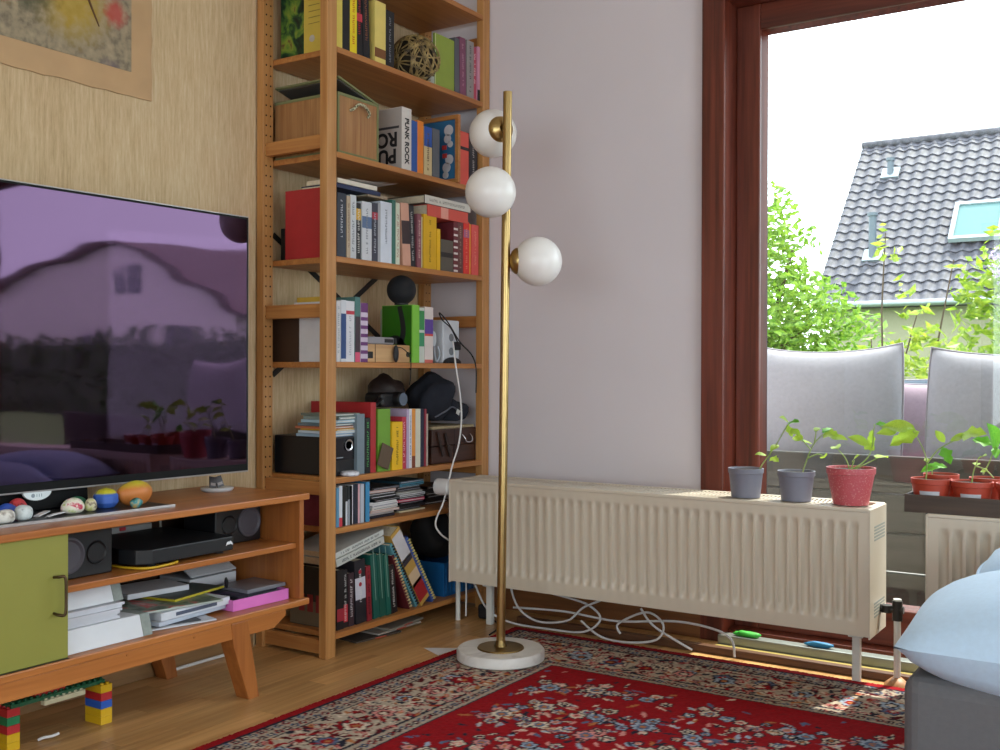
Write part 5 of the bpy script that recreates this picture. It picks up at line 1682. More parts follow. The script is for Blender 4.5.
MB().tube([(-2.197, 3.06, .985), (-2.178, 3.04, .955), (-2.164, 3.035, .885), (-2.160, 3.052, .80), (-2.160, 3.062, .71), (-2.160, 3.045, .62), (-2.156, 3.00, .545), (-2.158, 2.955, .43), (-2.164, 2.915, .36), (-2.158, 2.93, .32), (-2.152, 2.985, .285), (-2.146, 3.06, .25), (-2.150, 3.08, .12), (-2.13, 3.05, .012)], .0032, 8, sub=6).build('power_cable', 'white_plastic', smooth=60, label='long white cable hanging from the power box past the thermostat knob', cat='cable')

# ------------------------------------------------------------------ fifth shelf things
Z5 = SZ[5]+.0005
st = thing('stereo', 'black compact stereo with a chrome ringed knob', 'stereo', (-2.34, 2.5, Z5))
bx(-2.470, -2.212, 2.452, 2.546, Z5, .672).build('body', mat('stereo_black', '#18181c', .35), st, bevel=.003)
bx(-2.2118, -2.2102, 2.456, 2.543, .60, .668).build('front_panel', mat('stereo_gloss', '#0e1018', .15), st)
MB().lathe([(.0, .0), (.013, 0), (.013, .002), (.0165, .004), (.0185, .004), (.0185, 0)], c=(-2.210, 2.515, .645), n=28, M=Matrix.Rotation(R_(90), 4, 'Y')).build('knob_ring', mat('chrome', '#d4d6da', .15, metal=1), st, smooth=40)
bx(-2.2099, -2.2094, 2.459, 2.490, .606, .609).build('display_line', cm('#9aa4b0'), st)
MB().lathe([(0, 0), (.028, 0), (.031, .004), (.030, .012), (.024, .015), (0, .015)], c=(-2.197+.0, 2.507, Z5), n=30).build('white_puck', speckle('puck', [(.4, '#a8a8b0'), (.6, '#d8d8e0')], 60, .4), smooth=40, label='white round puck in front of the stereo', cat='device')
zc = .6725
for k, (c_, tk, yo, xo, an) in enumerate((('#8fa8c0', .010, 0, 0, 2), ('#c8d4e0', .009, .004, .004, -4), ('#d8a838', .006, .012, .008, 3), ('#b86a48', .008, -.004, 0, -2), ('#5d6f78', .010, .006, .002, 5), ('#a8c4d4', .010, .015, .006, -3), ('#7d8a86', .011, .022, .01, 4), ('#6f7a72', .009, .02, .0, -5))):
    o = thing('disc_case', ('pale blue disc case lowest of the stack on the stereo', 'white disc case second from below on the stereo', 'thin yellow disc case in the stack on the stereo', 'orange brown disc case in the stack on the stereo', 'slate disc case in the stack on the stereo', 'light blue disc case in the stack on the stereo', 'grey disc case second from the top on the stereo', 'grey green disc case on top of the stack on the stereo')[k], 'disc case', (-2.29+xo, 2.50+yo, zc), (0, 0, R_(an)), 'disc cases stacked on the stereo')
    bx(-.071, .071, -.0625, .0625, 0, tk-.0006).build('case', cm(c_, .3), o, local=True, bevel=.0008)
    bx(-.065, .0714, -.055, .058, tk*.3, tk*.6).build('inlay', cm('#d8d8d4', .5), o, local=True)
    zc += tk
cdm = MB().box(-.0008, .0008, -.03, .03, 0, .075, Matrix.Translation((-2.192, 2.662, .60)) @ Matrix.Rotation(R_(-22), 4, 'X'))
cdm.build('brown_card', cm('#5c4a38'), label='brown card tucked before the tall red binder', cat='card')
for o in [o for o in bpy.data.objects if o.name.startswith('brown_card')]:
    o.location.z = .5535
mat('dark_brown_leather', '#2c1e1a', .6, var=.2, scale=12, bump=.2)
mat('jacket_navy', '#20222c', .95, var=.2, scale=10, bump=.2)
mat('camera_black', '#141416', .45, var=.1)


def lump(mb, c, r, seed, amp=.18, n=26, m=18, flat=None):
    q = random.Random(seed)
    ws = [(Vector((q.gauss(0, 1), q.gauss(0, 1), q.gauss(0, 1)))*q.uniform(2, 5), q.uniform(0, 6)) for _ in range(7)]
    fn = lambda d: 1+amp*sum(math.sin(w.dot(d)+p) for w, p in ws)/4
    k = len(mb.v)
    mb.ball(c, r, n, m, fn)
    if flat is not None:
        for i in range(k, len(mb.v)):
            p = mb.v[i]
            mb.v[i] = (p[0], p[1], max(p[2], flat))
    return mb


zt5 = max(b[6]+b[7] for b in BOOKS if b[2] == 5 and 'binder' not in b[0])
cmr = thing('camera', 'black camera with a round lens lying on the fifth shelf books', 'camera', (-2.30, 2.80, zt5+.001))
zz5 = zt5+.0012
bx(-2.34, -2.26, 2.74, 2.86, zz5, zz5+.05).build('body', 'camera_black', cmr, bevel=.012, seg=3)
MB().lathe([(0, .0), (.018, 0), (.024, -.004), (.026, -.02), (.026, -.03)], c=(-2.235, 2.822, zz5+.027), n=24, M=Matrix.Rotation(R_(90), 4, 'Y')).build('lens', 'camera_black', cmr, smooth=40)
MB().lathe([(.016, .001), (.022, .0005), (.022, .0025), (.016, .002)], c=(-2.235, 2.822, zz5+.027), n=24, M=Matrix.Rotation(R_(90), 4, 'Y')).build('lens_ring', mat('lens_blue_grey', '#5c6878', .3), cmr, smooth=40)
MB().tube([(-2.27, 2.75, zz5+.03), (-2.25, 2.71, zz5+.02), (-2.24, 2.68, zz5+.008), (-2.27, 2.70, zz5+.006), (-2.28, 2.75, zz5+.035)], .006, 8, sub=5).build('strap', 'camera_black', cmr, smooth=60)
bgz = lump(MB(), (-2.38, 2.915, zt5+.052), (.065, .07, .055), 3, .2, flat=zt5+.001)
bgz.build('leather_bag', 'dark_brown_leather', smooth=180, label='dark brown leather pouch behind the camera', cat='bag')
zsb = .683
jk = thing('jacket', 'dark navy jacket bundled on top of the sewing box', 'jacket', (-2.33, 3.11, zsb+.014))
j = MB()
lump(j, (-2.325, 3.095, .77), (.09, .09, .085), 5, .3, flat=zsb+.0145)
lump(j, (-2.30, 3.155, .735), (.085, .05, .05), 6, .3, flat=zsb+.0145)
j.build('cloth', 'jacket_navy', jk, smooth=180)
MB().tube([(-2.232, 3.00, .715), (-2.215, 3.04, .735), (-2.212, 3.075, .75), (-2.216, 3.11, .74), (-2.222, 3.14, .72)], .003, 6, sub=5).build('drawstring', cm('#5a5c68'), jk, smooth=60)
MB().box(-.0008, .0008, -.018, .018, -.009, .009, Matrix.Translation((-2.214, 3.125, .727)) @ Matrix.Rotation(R_(-24), 4, 'X')).build('care_label', cm('#c4c4c0'), jk)
sw = thing('sewing_box', 'dark brown wooden sewing box with a metal handle and cream lining', 'box', (-2.32, 3.09, Z5))
wood('walnut', '#2c1710', '#4a281a', 'y', .35)
bx(-2.43, -2.212, 2.957, 3.224, Z5, .612).build('lower_tray', 'walnut', sw, bevel=.003)
bx(-2.43, -2.210, 2.955, 3.226, .614, .672).build('upper_tray', 'walnut', sw, bevel=.003)
bx(-2.425, -2.214, 2.96, 3.222, .6722, .682).build('knitted_lining', mat('cream_knit', '#a89878', .95, var=.2, scale=90, bump=.4), sw, bevel=.004)
bx(-2.2118, -2.2095, 3.088, 3.091, Z5, .672).build('tray_joint', cm('#160c08'), sw)
for (y, z) in ((2.99, .575), (3.035, .57)):
    MB().box(-.002, .002, -.006, .006, -.045, .045, Matrix.Translation((-2.206, y+.01, z+.045)) @ Matrix.Rotation(R_(22), 4, 'X')).build('folding_arm', 'dark_brown_leather', sw)
MB().tube([(-2.208, 3.135, .648), (-2.197, 3.137, .636), (-2.195, 3.145, .622), (-2.195, 3.175, .622), (-2.197, 3.183, .636), (-2.208, 3.185, .648)], .003, 8, sub=4).build('handle', 'chrome', sw, smooth=60)

# ------------------------------------------------------------------ sixth shelf: lying disc cases
Z6 = SZ[6]+.0006


def disc_stack(y, x, cols, label, group, spread=.012, seed=1, pale='#d0ccd0'):
    q = random.Random(seed)
    z = Z6
    for k, (c_, tk) in enumerate(cols):
        o = thing('disc_case', label[k] if isinstance(label, (list, tuple)) else label, 'disc case', (x+q.uniform(-spread, spread)*.5, y+q.uniform(-spread, spread), z), (0, 0, R_(q.uniform(-5, 5))), group)
        bx(-.0625, .0625, -.071, .071, 0, tk-.0005).build('case', cm(c_, .3), o, local=True, bevel=.0006)
        if tk > .006:
            bx(-.055, .0629, -.062, .066, tk*.32, tk*.55).build('inlay', cm(q.choice(['#2a2a30', '#8a8890', '#c4c4c8']), .5), o, local=True)
        z += tk
    return z


disc_stack(2.705, -2.285, [('#1c2030', .0095), ('#b9b2b0', .009), ('#c6a89e', .0085), ('#d8d4d0', .009), ('#d4d4d8', .0085), ('#e0dee0', .009), ('#15171a', .010), ('#1a1c20', .010), ('#202226', .010), ('#c6a49c', .0095), ('#25262c', .009)],
           ['navy disc case lowest in the left lying stack', 'grey white disc case second in the left lying stack', 'dusty pink disc case third in the left lying stack', 'cream disc case fourth in the left lying stack', 'silver disc case fifth in the left lying stack', 'bright white disc case in the middle of the left lying stack', 'black disc case just above the bright white one', 'second black disc case above the bright white one', 'third black disc case above the bright white one', 'pink disc case near the top of the left lying stack', 'charcoal disc case topmost in the left lying stack'], 'lying disc cases in the left stack', seed=4)
disc_stack(2.875, -2.305, [('#cfc0a0', .006), ('#26241f', .009), ('#1a1a1e', .010), ('#16181a', .010), ('#b23a58', .0095), ('#1c1a20', .008), ('#cfcfd4', .009), ('#8a8880', .009), ('#222428', .010), ('#33262c', .008), ('#3f8aa4', .0095), ('#2c4a58', .0085)],
           ['thin cream case lowest in the right lying stack', 'brown black disc case second in the right lying stack', 'black disc case third in the right lying stack', 'black disc case below the crimson one', 'crimson disc case in the right lying stack', 'black disc case above the crimson one', 'white disc case in the right lying stack', 'taupe disc case in the right lying stack', 'dark disc case above the taupe one', 'plum disc case under the cyan one', 'cyan disc case near the top of the right lying stack', 'dark teal disc case topmost in the right lying stack'], 'lying disc cases in the right stack', seed=6)
disc_stack(3.10, -2.36, [('#1a191b', .011)]*6, ['%s black disc case stacked in the dark right corner of the disc shelf' % w for w in ('lowest', 'second lowest', 'third lowest', 'third highest', 'second highest', 'topmost')], 'disc cases in the dark corner', seed=9)
bx(-2.36, -2.215, 2.4312, 2.4372, Z6, Z6+.112).build('maroon_folder', speckle('maroon_print', [(.45, '#6a1e34'), (.62, '#7c2a40'), (.7, '#a89078')], 14, .6), label='thin maroon patterned folder standing left of the upright discs', cat='folder')

# ------------------------------------------------------------------ lowest shelf, right end, and the floor beneath
Z7 = SZ[7]+.0006
bi = thing('plastic_bin', 'bright blue plastic bin at the right end of the lowest shelf', 'bin', (-2.33, 3.12, Z7))
bn = MB()
for a in ((-2.455, -2.215, 3.035, 3.040), (-2.455, -2.215, 3.215, 3.220), (-2.455, -2.450, 3.040, 3.215), (-2.220, -2.215, 3.040, 3.215)):
    bn.box(a[0], a[1], a[2], a[3], Z7, Z7+.12)
bn.box(-2.45, -2.22, 3.04, 3.215, Z7, Z7+.005)
bn.build('shell', mat('blue_plastic', '#1a5f98', .4), bi)
rbm = MB()
for k in range(7):
    rbm.box(-2.2149, -2.2115, 3.045+k*.025, 3.050+k*.025, Z7+.01, Z7+.105)
rbm.build('rib', 'blue_plastic', bi)
bw = lump(MB(), (-2.335, 3.125, Z7+.20), (.085, .078, .10), 12, .38, flat=Z7+.124)
bw.build('dark_bag', mat('bag_black', '#1d1b1c', .8, bump=.2), smooth=180, label='black bag stuffed into the blue bin', cat='bag')
for k, (y, w, c_, lab) in enumerate(((2.60, .2, '#4a4038', 'dark folded newspaper on the floor under the shelf'), (2.70, .22, '#a49a90', 'pale newspaper on the floor under the shelf'), (2.73, .2, '#8c8478', 'grey newspaper topmost of the pile under the shelf'))):
    o = thing('newspaper', lab, 'newspaper', (-2.30, y+.09, .0006+k*.007), (0, 0, R_(-8+k*6)), 'newspapers under the shelf')
    bx(-.085, .085, -w/2, w/2, 0, .0065).build('sheets', cm(c_, .8), o, local=True, bevel=.002)
    bx(.0852, .0857, -.02, .03, .001, .005).build('print_band', cm('#b04a38'), o, local=True)

# ------------------------------------------------------------------ things in the sideboard
ZM, ZB = .3925, .2336
mat('cabinet_black', '#141417', .4)
mat('cone_grey', '#4c4850', .6)
for (y0, y1, x, lab, wy, py_) in ((1.447, 1.612, -2.165, 'black loudspeaker beside the olive door', 1.492, 1.567), (1.995, 2.165, -2.235, 'black loudspeaker at the right end of the sideboard', 2.120, 2.045)):
    s = thing('loudspeaker', lab, 'speaker', (x-.06, (y0+y1)/2, ZM), group='loudspeakers in the sideboard')
    bx(x-.13, x, y0, y1, ZM, ZM+.112).build('cabinet', 'cabinet_black', s, bevel=.004)
    Mx_ = Matrix.Rotation(R_(90), 4, 'Y')
    MB().lathe([(.0, -.004), (.010, -.002), (.014, -.010), (.034, .001), (.038, .004), (.042, .003), (.043, .0)], c=(x+.0005, wy, ZM+.056), n=32, M=Mx_).build('woofer_cone', 'cone_grey', s, smooth=40)
    MB().lathe([(.0, -.014), (.014, -.012), (.022, .0), (.026, .003), (.028, .0)], c=(x+.0005, py_, ZM+.054), n=28, M=Mx_).build('bass_port', 'cabinet_black', s, smooth=40)
rcv = thing('set_top_box', 'flat black set top box with a small white logo', 'device', (-2.26, 1.82, ZM))
pl = [(-2.42, 1.70), (-2.20, 1.655), (-2.150, 1.668), (-2.128, 1.70), (-2.128, 1.960), (-2.14, 1.972), (-2.42, 1.972)]
MB().prism(pl, ZM+.008, ZM+.045, 'z').build('casing', mat('box_black', '#16181c', .45), rcv, bevel=.003)
for (x, y) in ((-2.16, 1.72), (-2.16, 1.94), (-2.38, 1.74), (-2.38, 1.94)):
    MB().cyl((x, y, ZM), (x, y, ZM+.009), .012, n=14).build('foot', 'ink_black', rcv)
MX = Matrix(((0, 0, 1, 0), (1, 0, 0, 0), (0, 1, 0, 0), (0, 0, 0, 1)))
lg = rcv
of = OFF[rcv.name]
MB().prism([(1.936, ZM+.021), (1.939, ZM+.030), (1.944, ZM+.033), (1.947, ZM+.031), (1.951, ZM+.034), (1.957, ZM+.030), (1.960, ZM+.022), (1.955, ZM+.024), (1.950, ZM+.026), (1.947, ZM+.024), (1.942, ZM+.025)], -2.1283, -2.1272, 'x').build('logo', cm('#d8dade'), rcv)
MB().tube([(-2.22, 1.648, ZM+.004), (-2.16, 1.653, ZM+.004), (-2.118, 1.675, ZM+.004), (-2.114, 1.72, ZM+.004), (-2.125, 1.77, ZM+.004), (-2.15, 1.79, ZM+.004)], .0032, 8, sub=6).build('yellow_cable', cm('#c8a01c', .5), smooth=60, label='yellow cable curving under the set top box', cat='cable')
for k, (pts_, lab) in enumerate((
        ([(-2.45, 1.64, ZM+.003), (-2.43, 1.645, ZM+.06), (-2.43, 1.66, ZM+.10), (-2.45, 1.67, ZM+.04)], 'first pale cable rising beside the left loudspeaker'),
        ([(-2.45, 1.76, ZM+.003), (-2.43, 1.74, ZM+.07), (-2.41, 1.76, ZM+.105), (-2.43, 1.80, ZM+.06), (-2.45, 1.83, ZM+.003)], 'looped pale cable behind the set top box'),
        ([(-2.45, 1.90, ZM+.003), (-2.44, 1.92, ZM+.08), (-2.43, 1.96, ZM+.10), (-2.45, 1.985, ZM+.02)], 'pale cable between set top box and right loudspeaker'))):
    MB().tube(pts_, .0035, 7, sub=5).build('cable', cm('#a8a49c'), smooth=60, label=lab, cat='cable', group='cables behind the set top box')
ps = thing('power_strip', 'pale grey power strip with a red switch behind the set top box', 'power strip', (-2.445, 1.85, ZM))
bx(-2.462, -2.43, 1.76, 1.94, ZM+.0, ZM+.06).build('body', cm('#9c9a98'), ps, bevel=.004)
bx(-2.4302, -2.426, 1.83, 1.85, ZM+.048, ZM+.058).build('switch', cm('#c02a30'), ps, bevel=.002)

# lower compartment: box files, paper and magazines
mat('file_white', '#d3d5da', .6, var=.03)
mat('file_grey_cloth', '#8c938e', .9, var=.1, scale=80)
f1 = thing('box_file', 'white box file lying at the front of the lower compartment', 'box file', (-2.2, 1.57, ZB))
MB().prism([(-2.34, 0), (-2.118, 0), (-2.128, .066), (-2.34, .058)], 1.450, 1.668, 'y')
q = MB().prism([(-2.33, ZB), (-2.112, ZB), (-2.128, ZB+.052), (-2.33, ZB+.046)], 1.450, 1.662, 'y')
q.build('cover', 'file_white', f1, bevel=.002)
MB().prism([(-2.33, ZB), (-2.113, ZB), (-2.129, ZB+.052), (-2.33, ZB+.046)], 1.6622, 1.690, 'y').build('cloth_end', 'file_grey_cloth', f1, bevel=.002)
q = random.Random(3)
ps_ = thing('paper_stack', 'thick stack of white paper between the two box files', 'paper', (-2.25, 1.54, ZB+.052))
z = ZB+.0525
for k in range(6):
    bx(-2.33+q.uniform(-.004, .004), -2.135+q.uniform(-.008, .004), 1.452, 1.615+q.uniform(-.012, .012), z, z+.0058).build('sheet_bundle', mat('bundle_white', '#c6c8d0', .8, var=.04), ps_)
    z += .0062
f2 = thing('box_file', 'white box file with grey cloth end lying on the paper stack', 'box file', (-2.25, 1.54, z))
MB().prism([(-2.36, z+.001), (-2.15, z+.001), (-2.165, z+.043), (-2.36, z+.036)], 1.452, 1.606, 'y').build('cover', 'file_white', f2, bevel=.002)
MB().prism([(-2.36, z+.001), (-2.151, z+.001), (-2.166, z+.043), (-2.36, z+.036)], 1.6062, 1.634, 'y').build('cloth_end', 'file_grey_cloth', f2, bevel=.002)
speckle('mag_print', [(.35, '#3a4a40'), (.48, '#7a8a78'), (.58, '#c04048'), (.7, '#c8c8b8')], 16, .4, 1.0)
MG = 'papers and magazines in the lower compartment'


def flat(name, label, cat, cx, cy, z0, sx, sy, t_, an, m_, top=None, band=None):
    o = thing(name, label, cat, (cx, cy, z0), (0, 0, R_(an)), MG)
    bx(-sx/2, sx/2, -sy/2, sy/2, 0, t_).build('sheets', m_, o, local=True, bevel=min(.001, t_*.3))
    if top:
        bx(-sx/2+.003, sx/2-.003, -sy/2+.003, sy/2-.003, t_, t_+.0004).build('front_page', top, o, local=True)
    if band:
        bx(sx/2, sx/2+.0004, -sy*.3, sy*.3, t_*.25, t_*.7).build('spine_lettering', cm(band), o, local=True)
    return o


z = ZB+.0004
flat('loose_papers', 'loose white sheets sticking out lowest before the magazines', 'paper', -2.19, 1.795, z, .15, .20, .004, -14, 'bundle_white'); z += .0045
flat('magazine', 'dark printed leaflet lying on the loose white sheets', 'magazine', -2.185, 1.79, z, .11, .14, .003, -20, cm('#3a3c42'), None); z += .0035
flat('magazine', 'white magazine with pale blue edge under the thick white book', 'magazine', -2.235, 1.83, z, .19, .24, .010, 6, cm('#b4bccb'), 'bundle_white'); z += .011
flat('book', 'thick white book with dark spine lettering among the magazines', 'book', -2.225, 1.845, z, .17, .235, .020, 3, cm('#ccd0d8'), None, '#50586c'); z += .021
flat('magazine', 'colourful picture magazine lying over the thick white book', 'magazine', -2.23, 1.815, z, .19, .24, .005, -12, cm('#a8b0a8'), 'mag_print'); z += .006
flat('magazine', 'dark magazine with a yellow corner on the pile', 'magazine', -2.28, 1.90, z, .16, .2, .006, 10, cm('#b8a828'), cm('#3a4440')); z += .007
flat('envelope', 'white envelope on top of the magazine pile', 'envelope', -2.33, 1.84, z, .13, .18, .014, -8, 'file_white', None); z += .015
f3 = thing('box_file', 'white box file with its lid propped open behind the pink box', 'box file', (-2.36, 2.07, ZB))
bx(-2.455, -2.325, 1.985, 2.155, ZB+.0004, ZB+.06).build('tray', 'file_white', f3, bevel=.002)
MB().box(-.13, 0, 0, .165, 0, .004, Matrix.Translation((-2.325, 1.988, ZB+.065)) @ Matrix.Rotation(R_(28), 4, 'Y')).build('lid', 'file_white', f3)
pk = thing('pink_box', 'shallow bright pink box full of disc cases', 'box', (-2.21, 2.07, ZB), (0, 0, R_(-2)))
pb = MB()
for a in ((-.09, .085, -.105, -.102), (-.09, .085, .092, .095), (-.09, -.087, -.102, .092), (.082, .085, -.102, .092)):
    pb.box(a[0], a[1], a[2], a[3], .0005, .030)
pb.box(-.087, .082, -.102, .092, .0005, .003)
pb.build('tray', mat('pink_plastic', '#d873c0', .45), pk, local=True)
for k, (c_, x, y, an) in enumerate((('#5a5c66', -.005, -.02, 4), ('#8a8c96', .0, .035, -5), ('#3a3c44', -.01, .01, 9), ('#74767e', .004, .02, -2))):
    o = thing('disc_case', ('grey disc case lowest in the pink box', 'silver disc case in the pink box', 'charcoal disc case in the pink box', 'clear grey disc case on top in the pink box')[k], 'disc case', (-2.21+x, 2.08+y, ZB+.0035+k*.0105), (0, 0, R_(an)), 'disc cases in the pink box')
    bx(-.065, .065, -.07, .07, 0, .010).build('case', cm(c_, .2), o, local=True, bevel=.0008)
M = Matrix.Translation((-2.20, 2.005, ZB+.050)) @ Matrix.Rotation(R_(25), 4, 'X') @ Matrix.Rotation(R_(20), 4, 'Y')
mk = MB().ball((0, 0, .018), (.005, .006, .020), 14, 10, M=None)
mk.v = [tuple(M @ Vector(p)) for p in mk.v]
mk.build('black_marker', 'ink_black', smooth=180, label='short black marker standing in the pink box', cat='marker')

# toy brick table on the floor under the sideboard
tt = thing('toy_brick_table', 'little table built of coloured toy bricks under the sideboard', 'toy', (-2.28, 1.53, 0))
BRK = {'yellow': '#d8ac1c', 'red': '#b8262c', 'blue': '#2258b8', 'green': '#1c7a4c', 'darkgreen': '#15583a', 'cream': '#cfc8a8'}
for k in BRK:
    mat('brick_'+k, BRK[k], .3, var=.03)


def brick(x0, x1, y0, y1, z0, h, col):
    b_ = bx(x0, x1, y0, y1, z0, z0+h-.0003).build('brick', 'brick_'+col, tt, bevel=.0006, seg=1)
    nx, ny = max(1, round((x1-x0)/.016)), max(1, round((y1-y0)/.016))
    s = MB()
    for i in range(nx):
        for j in range(ny):
            s.cyl((x0+(i+.5)*(x1-x0)/nx, y0+(j+.5)*(y1-y0)/ny, z0+h-.0004), (x0+(i+.5)*(x1-x0)/nx, y0+(j+.5)*(y1-y0)/ny, z0+h+.0036), .0045, n=10)
    s.build('studs', 'brick_'+col, b_)


for (y0, y1, xf, cols) in ((1.637, 1.669, -2.242, ('yellow', 'yellow', 'blue', 'red', 'yellow')), (1.402, 1.434, -2.262, ('yellow', 'yellow', 'red', 'green', 'red'))):
    for k, c_ in enumerate(cols):
        brick(xf-.064, xf, y0, y1, .0003+k*.0196, .0196, c_)
brick(-2.335, -2.258, 1.41, 1.66, .0984, .0098, 'darkgreen')
brick(-2.300, -2.268, 1.475, 1.555, .1083, .0140, 'red')
brick(-2.268, -2.252, 1.49, 1.60, .0860, .0120, 'cream')
wcl = MB().tube([(-2.27, 1.485, .004), (-2.262, 1.495, .008), (-2.256, 1.512, .008), (-2.25, 1.527, .012)], .0036, 8, sub=5)
wcl.build('white_clip', 'white_plastic', smooth=60, label='small white bent clip on the floor before the toy bricks', cat='clip')
MB().tube([(-2.468, 2.03, .0055), (-2.468, 2.25, .0055)], .005, 10).build('white_rod', 'white_plastic', smooth=60, label='thin white rod on the floor along the wall', cat='rod')
MB().cyl((-2.468, 2.2505, .0065), (-2.468, 2.285, .0065), .006, n=12).build('red_cap', cm('#a83228'), smooth=40, label='red cap lying at the end of the white rod', cat='cap')

# ------------------------------------------------------------------ pots with seedlings
PLANTS = {'a': ([[(-1.067, 3.04, 0.564), (-1.052, 3.04, 0.601), (-1.031, 3.04, 0.631), (-1.007, 3.04, 0.667), (-0.973, 3.04, 0.727)]], [(-1.049, 3.04, 0.636, 0.0137), (-1.01, 3.04, 0.623, 0.0163), (-1.01, 3.04, 0.658, 0.0149), (-0.968, 3.04, 0.707, 0.0133), (-0.98, 3.04, 0.742, 0.0148), (-0.954, 3.04, 0.734, 0.0173), (-0.948, 3.04, 0.705, 0.0159), (-0.977, 3.04, 0.724, 0.0107)]), 'b': ([[(-0.93, 3.04, 0.566), (-0.927, 3.04, 0.595), (-0.911, 3.04, 0.642), (-0.895, 3.04, 0.675), (-0.87, 3.04, 0.702)], [(-0.915, 3.04, 0.63), (-0.886, 3.04, 0.643), (-0.869, 3.04, 0.638)], [(-0.904, 3.04, 0.654), (-0.93, 3.04, 0.682)], [(-0.895, 3.04, 0.675), (-0.89, 3.04, 0.712)]], [(-0.948, 3.04, 0.687, 0.0185), (-0.921, 3.04, 0.676, 0.0131), (-0.89, 3.04, 0.715, 0.013), (-0.847, 3.04, 0.702, 0.0243), (-0.827, 3.04, 0.692, 0.0177), (-0.864, 3.04, 0.713, 0.0154), (-0.869, 3.04, 0.638, 0.0167)]), 'c': ([[(-0.796, 3.04, 0.574), (-0.796, 3.04, 0.602), (-0.807, 3.04, 0.635), (-0.832, 3.04, 0.663)], [(-0.793, 3.04, 0.602), (-0.757, 3.04, 0.627), (-0.736, 3.04, 0.661), (-0.728, 3.04, 0.735)], [(-0.787, 3.04, 0.602), (-0.752, 3.04, 0.621), (-0.714, 3.04, 0.643)], [(-0.793, 3.04, 0.602), (-0.782, 3.04, 0.631)]], [(-0.838, 3.04, 0.665, 0.0204), (-0.779, 3.04, 0.637, 0.0137), (-0.768, 3.04, 0.688, 0.0224), (-0.746, 3.04, 0.675, 0.0197), (-0.711, 3.04, 0.643, 0.023), (-0.711, 3.04, 0.735, 0.0109), (-0.695, 3.04, 0.719, 0.0109), (-0.736, 3.04, 0.698, 0.0147)]), 'd': ([[(-0.588, 3.02, 0.56), (-0.588, 3.02, 0.585), (-0.586, 3.02, 0.637), (-0.599, 3.02, 0.679), (-0.622, 3.02, 0.722)], [(-0.586, 3.02, 0.631), (-0.563, 3.02, 0.665), (-0.543, 3.02, 0.682), (-0.508, 3.02, 0.702)]], [(-0.664, 3.02, 0.729, 0.0357), (-0.643, 3.02, 0.7, 0.0307), (-0.688, 3.02, 0.714, 0.0191), (-0.471, 3.02, 0.717, 0.0309), (-0.501, 3.02, 0.707, 0.02), (-0.535, 3.02, 0.658, 0.0215), (-0.553, 3.02, 0.708, 0.0148), (-0.588, 3.02, 0.642, 0.0092)]), 'e': ([[(-0.473, 3.02, 0.568), (-0.473, 3.02, 0.589), (-0.468, 3.02, 0.621), (-0.459, 3.02, 0.643)], [(-0.463, 3.02, 0.632), (-0.439, 3.02, 0.623), (-0.42, 3.02, 0.603)]], [(-0.446, 3.02, 0.659, 0.0142), (-0.463, 3.02, 0.637, 0.0121), (-0.446, 3.02, 0.62, 0.0109), (-0.456, 3.02, 0.651, 0.0109)]), 'f': ([[(-0.585, 3.1, 0.581), (-0.586, 3.1, 0.62)], [(-0.456, 3.1, 0.605), (-0.441, 3.1, 0.638), (-0.426, 3.1, 0.682)]], [(-0.593, 3.1, 0.614, 0.0188), (-0.573, 3.1, 0.62, 0.0176), (-0.429, 3.1, 0.709, 0.0331), (-0.456, 3.1, 0.694, 0.0201), (-0.424, 3.1, 0.666, 0.0155)])}

leaf_mat('seedling_leaf', '#8fb52c', '#c0d858', .5)
leaf_mat('seedling_leaf_dark', '#4a9a20', '#7cbc3c', .35)
leaf_mat('seedling_stem', '#8aa850', '#b4c480', .3)
mat('pot_grey', '#7b7a88', .5, var=.04)
mat('pot_terracotta', '#b0402a', .55, var=.06)
speckle('pot_pink', [(.36, '#d89a98'), (.42, '#bd5058'), (.8, '#c65a62')], 260, .45)
mat('soil', '#241a12', .95, var=.3, scale=80, bump=.5)


def leaf_mesh(lobes):
    n, m = 8, 6
    vs_, fs = [], []
    for i in range(n+1):
        u = i/n
        wd = .62*math.sin(PI*min(1, u*1.02))**.7*(1-.35*u)
        if lobes:
            wd *= 1+.28*math.cos(u*PI*5)
        for j in range(m+1):
            v = 2*j/m-1
            x = (u-.05)*2
            y = v*wd
            z = .22*abs(v)*wd-.35*(u-.4)**2+.05*math.sin(7*u+3*v)
            vs_.append((x, y, z))
    w = m+1
    fs = [(i*w+j, i*w+j+1, (i+1)*w+j+1, (i+1)*w+j) for i in range(n) for j in range(m)]
    me = bpy.data.meshes.new('leaf')
    me.from_pydata(vs_, [], fs)
    me.polygons.foreach_set('use_smooth', [True]*len(fs))
    return me


LEAF = {}
for key, mm in (('a', 'seedling_leaf'), ('d', 'seedling_leaf_dark')):
    for lb in (0, 1):
        me = leaf_mesh(lb)
        me.materials.append(MATS[mm])
        LEAF[key, lb] = me
lr = random.Random(31)


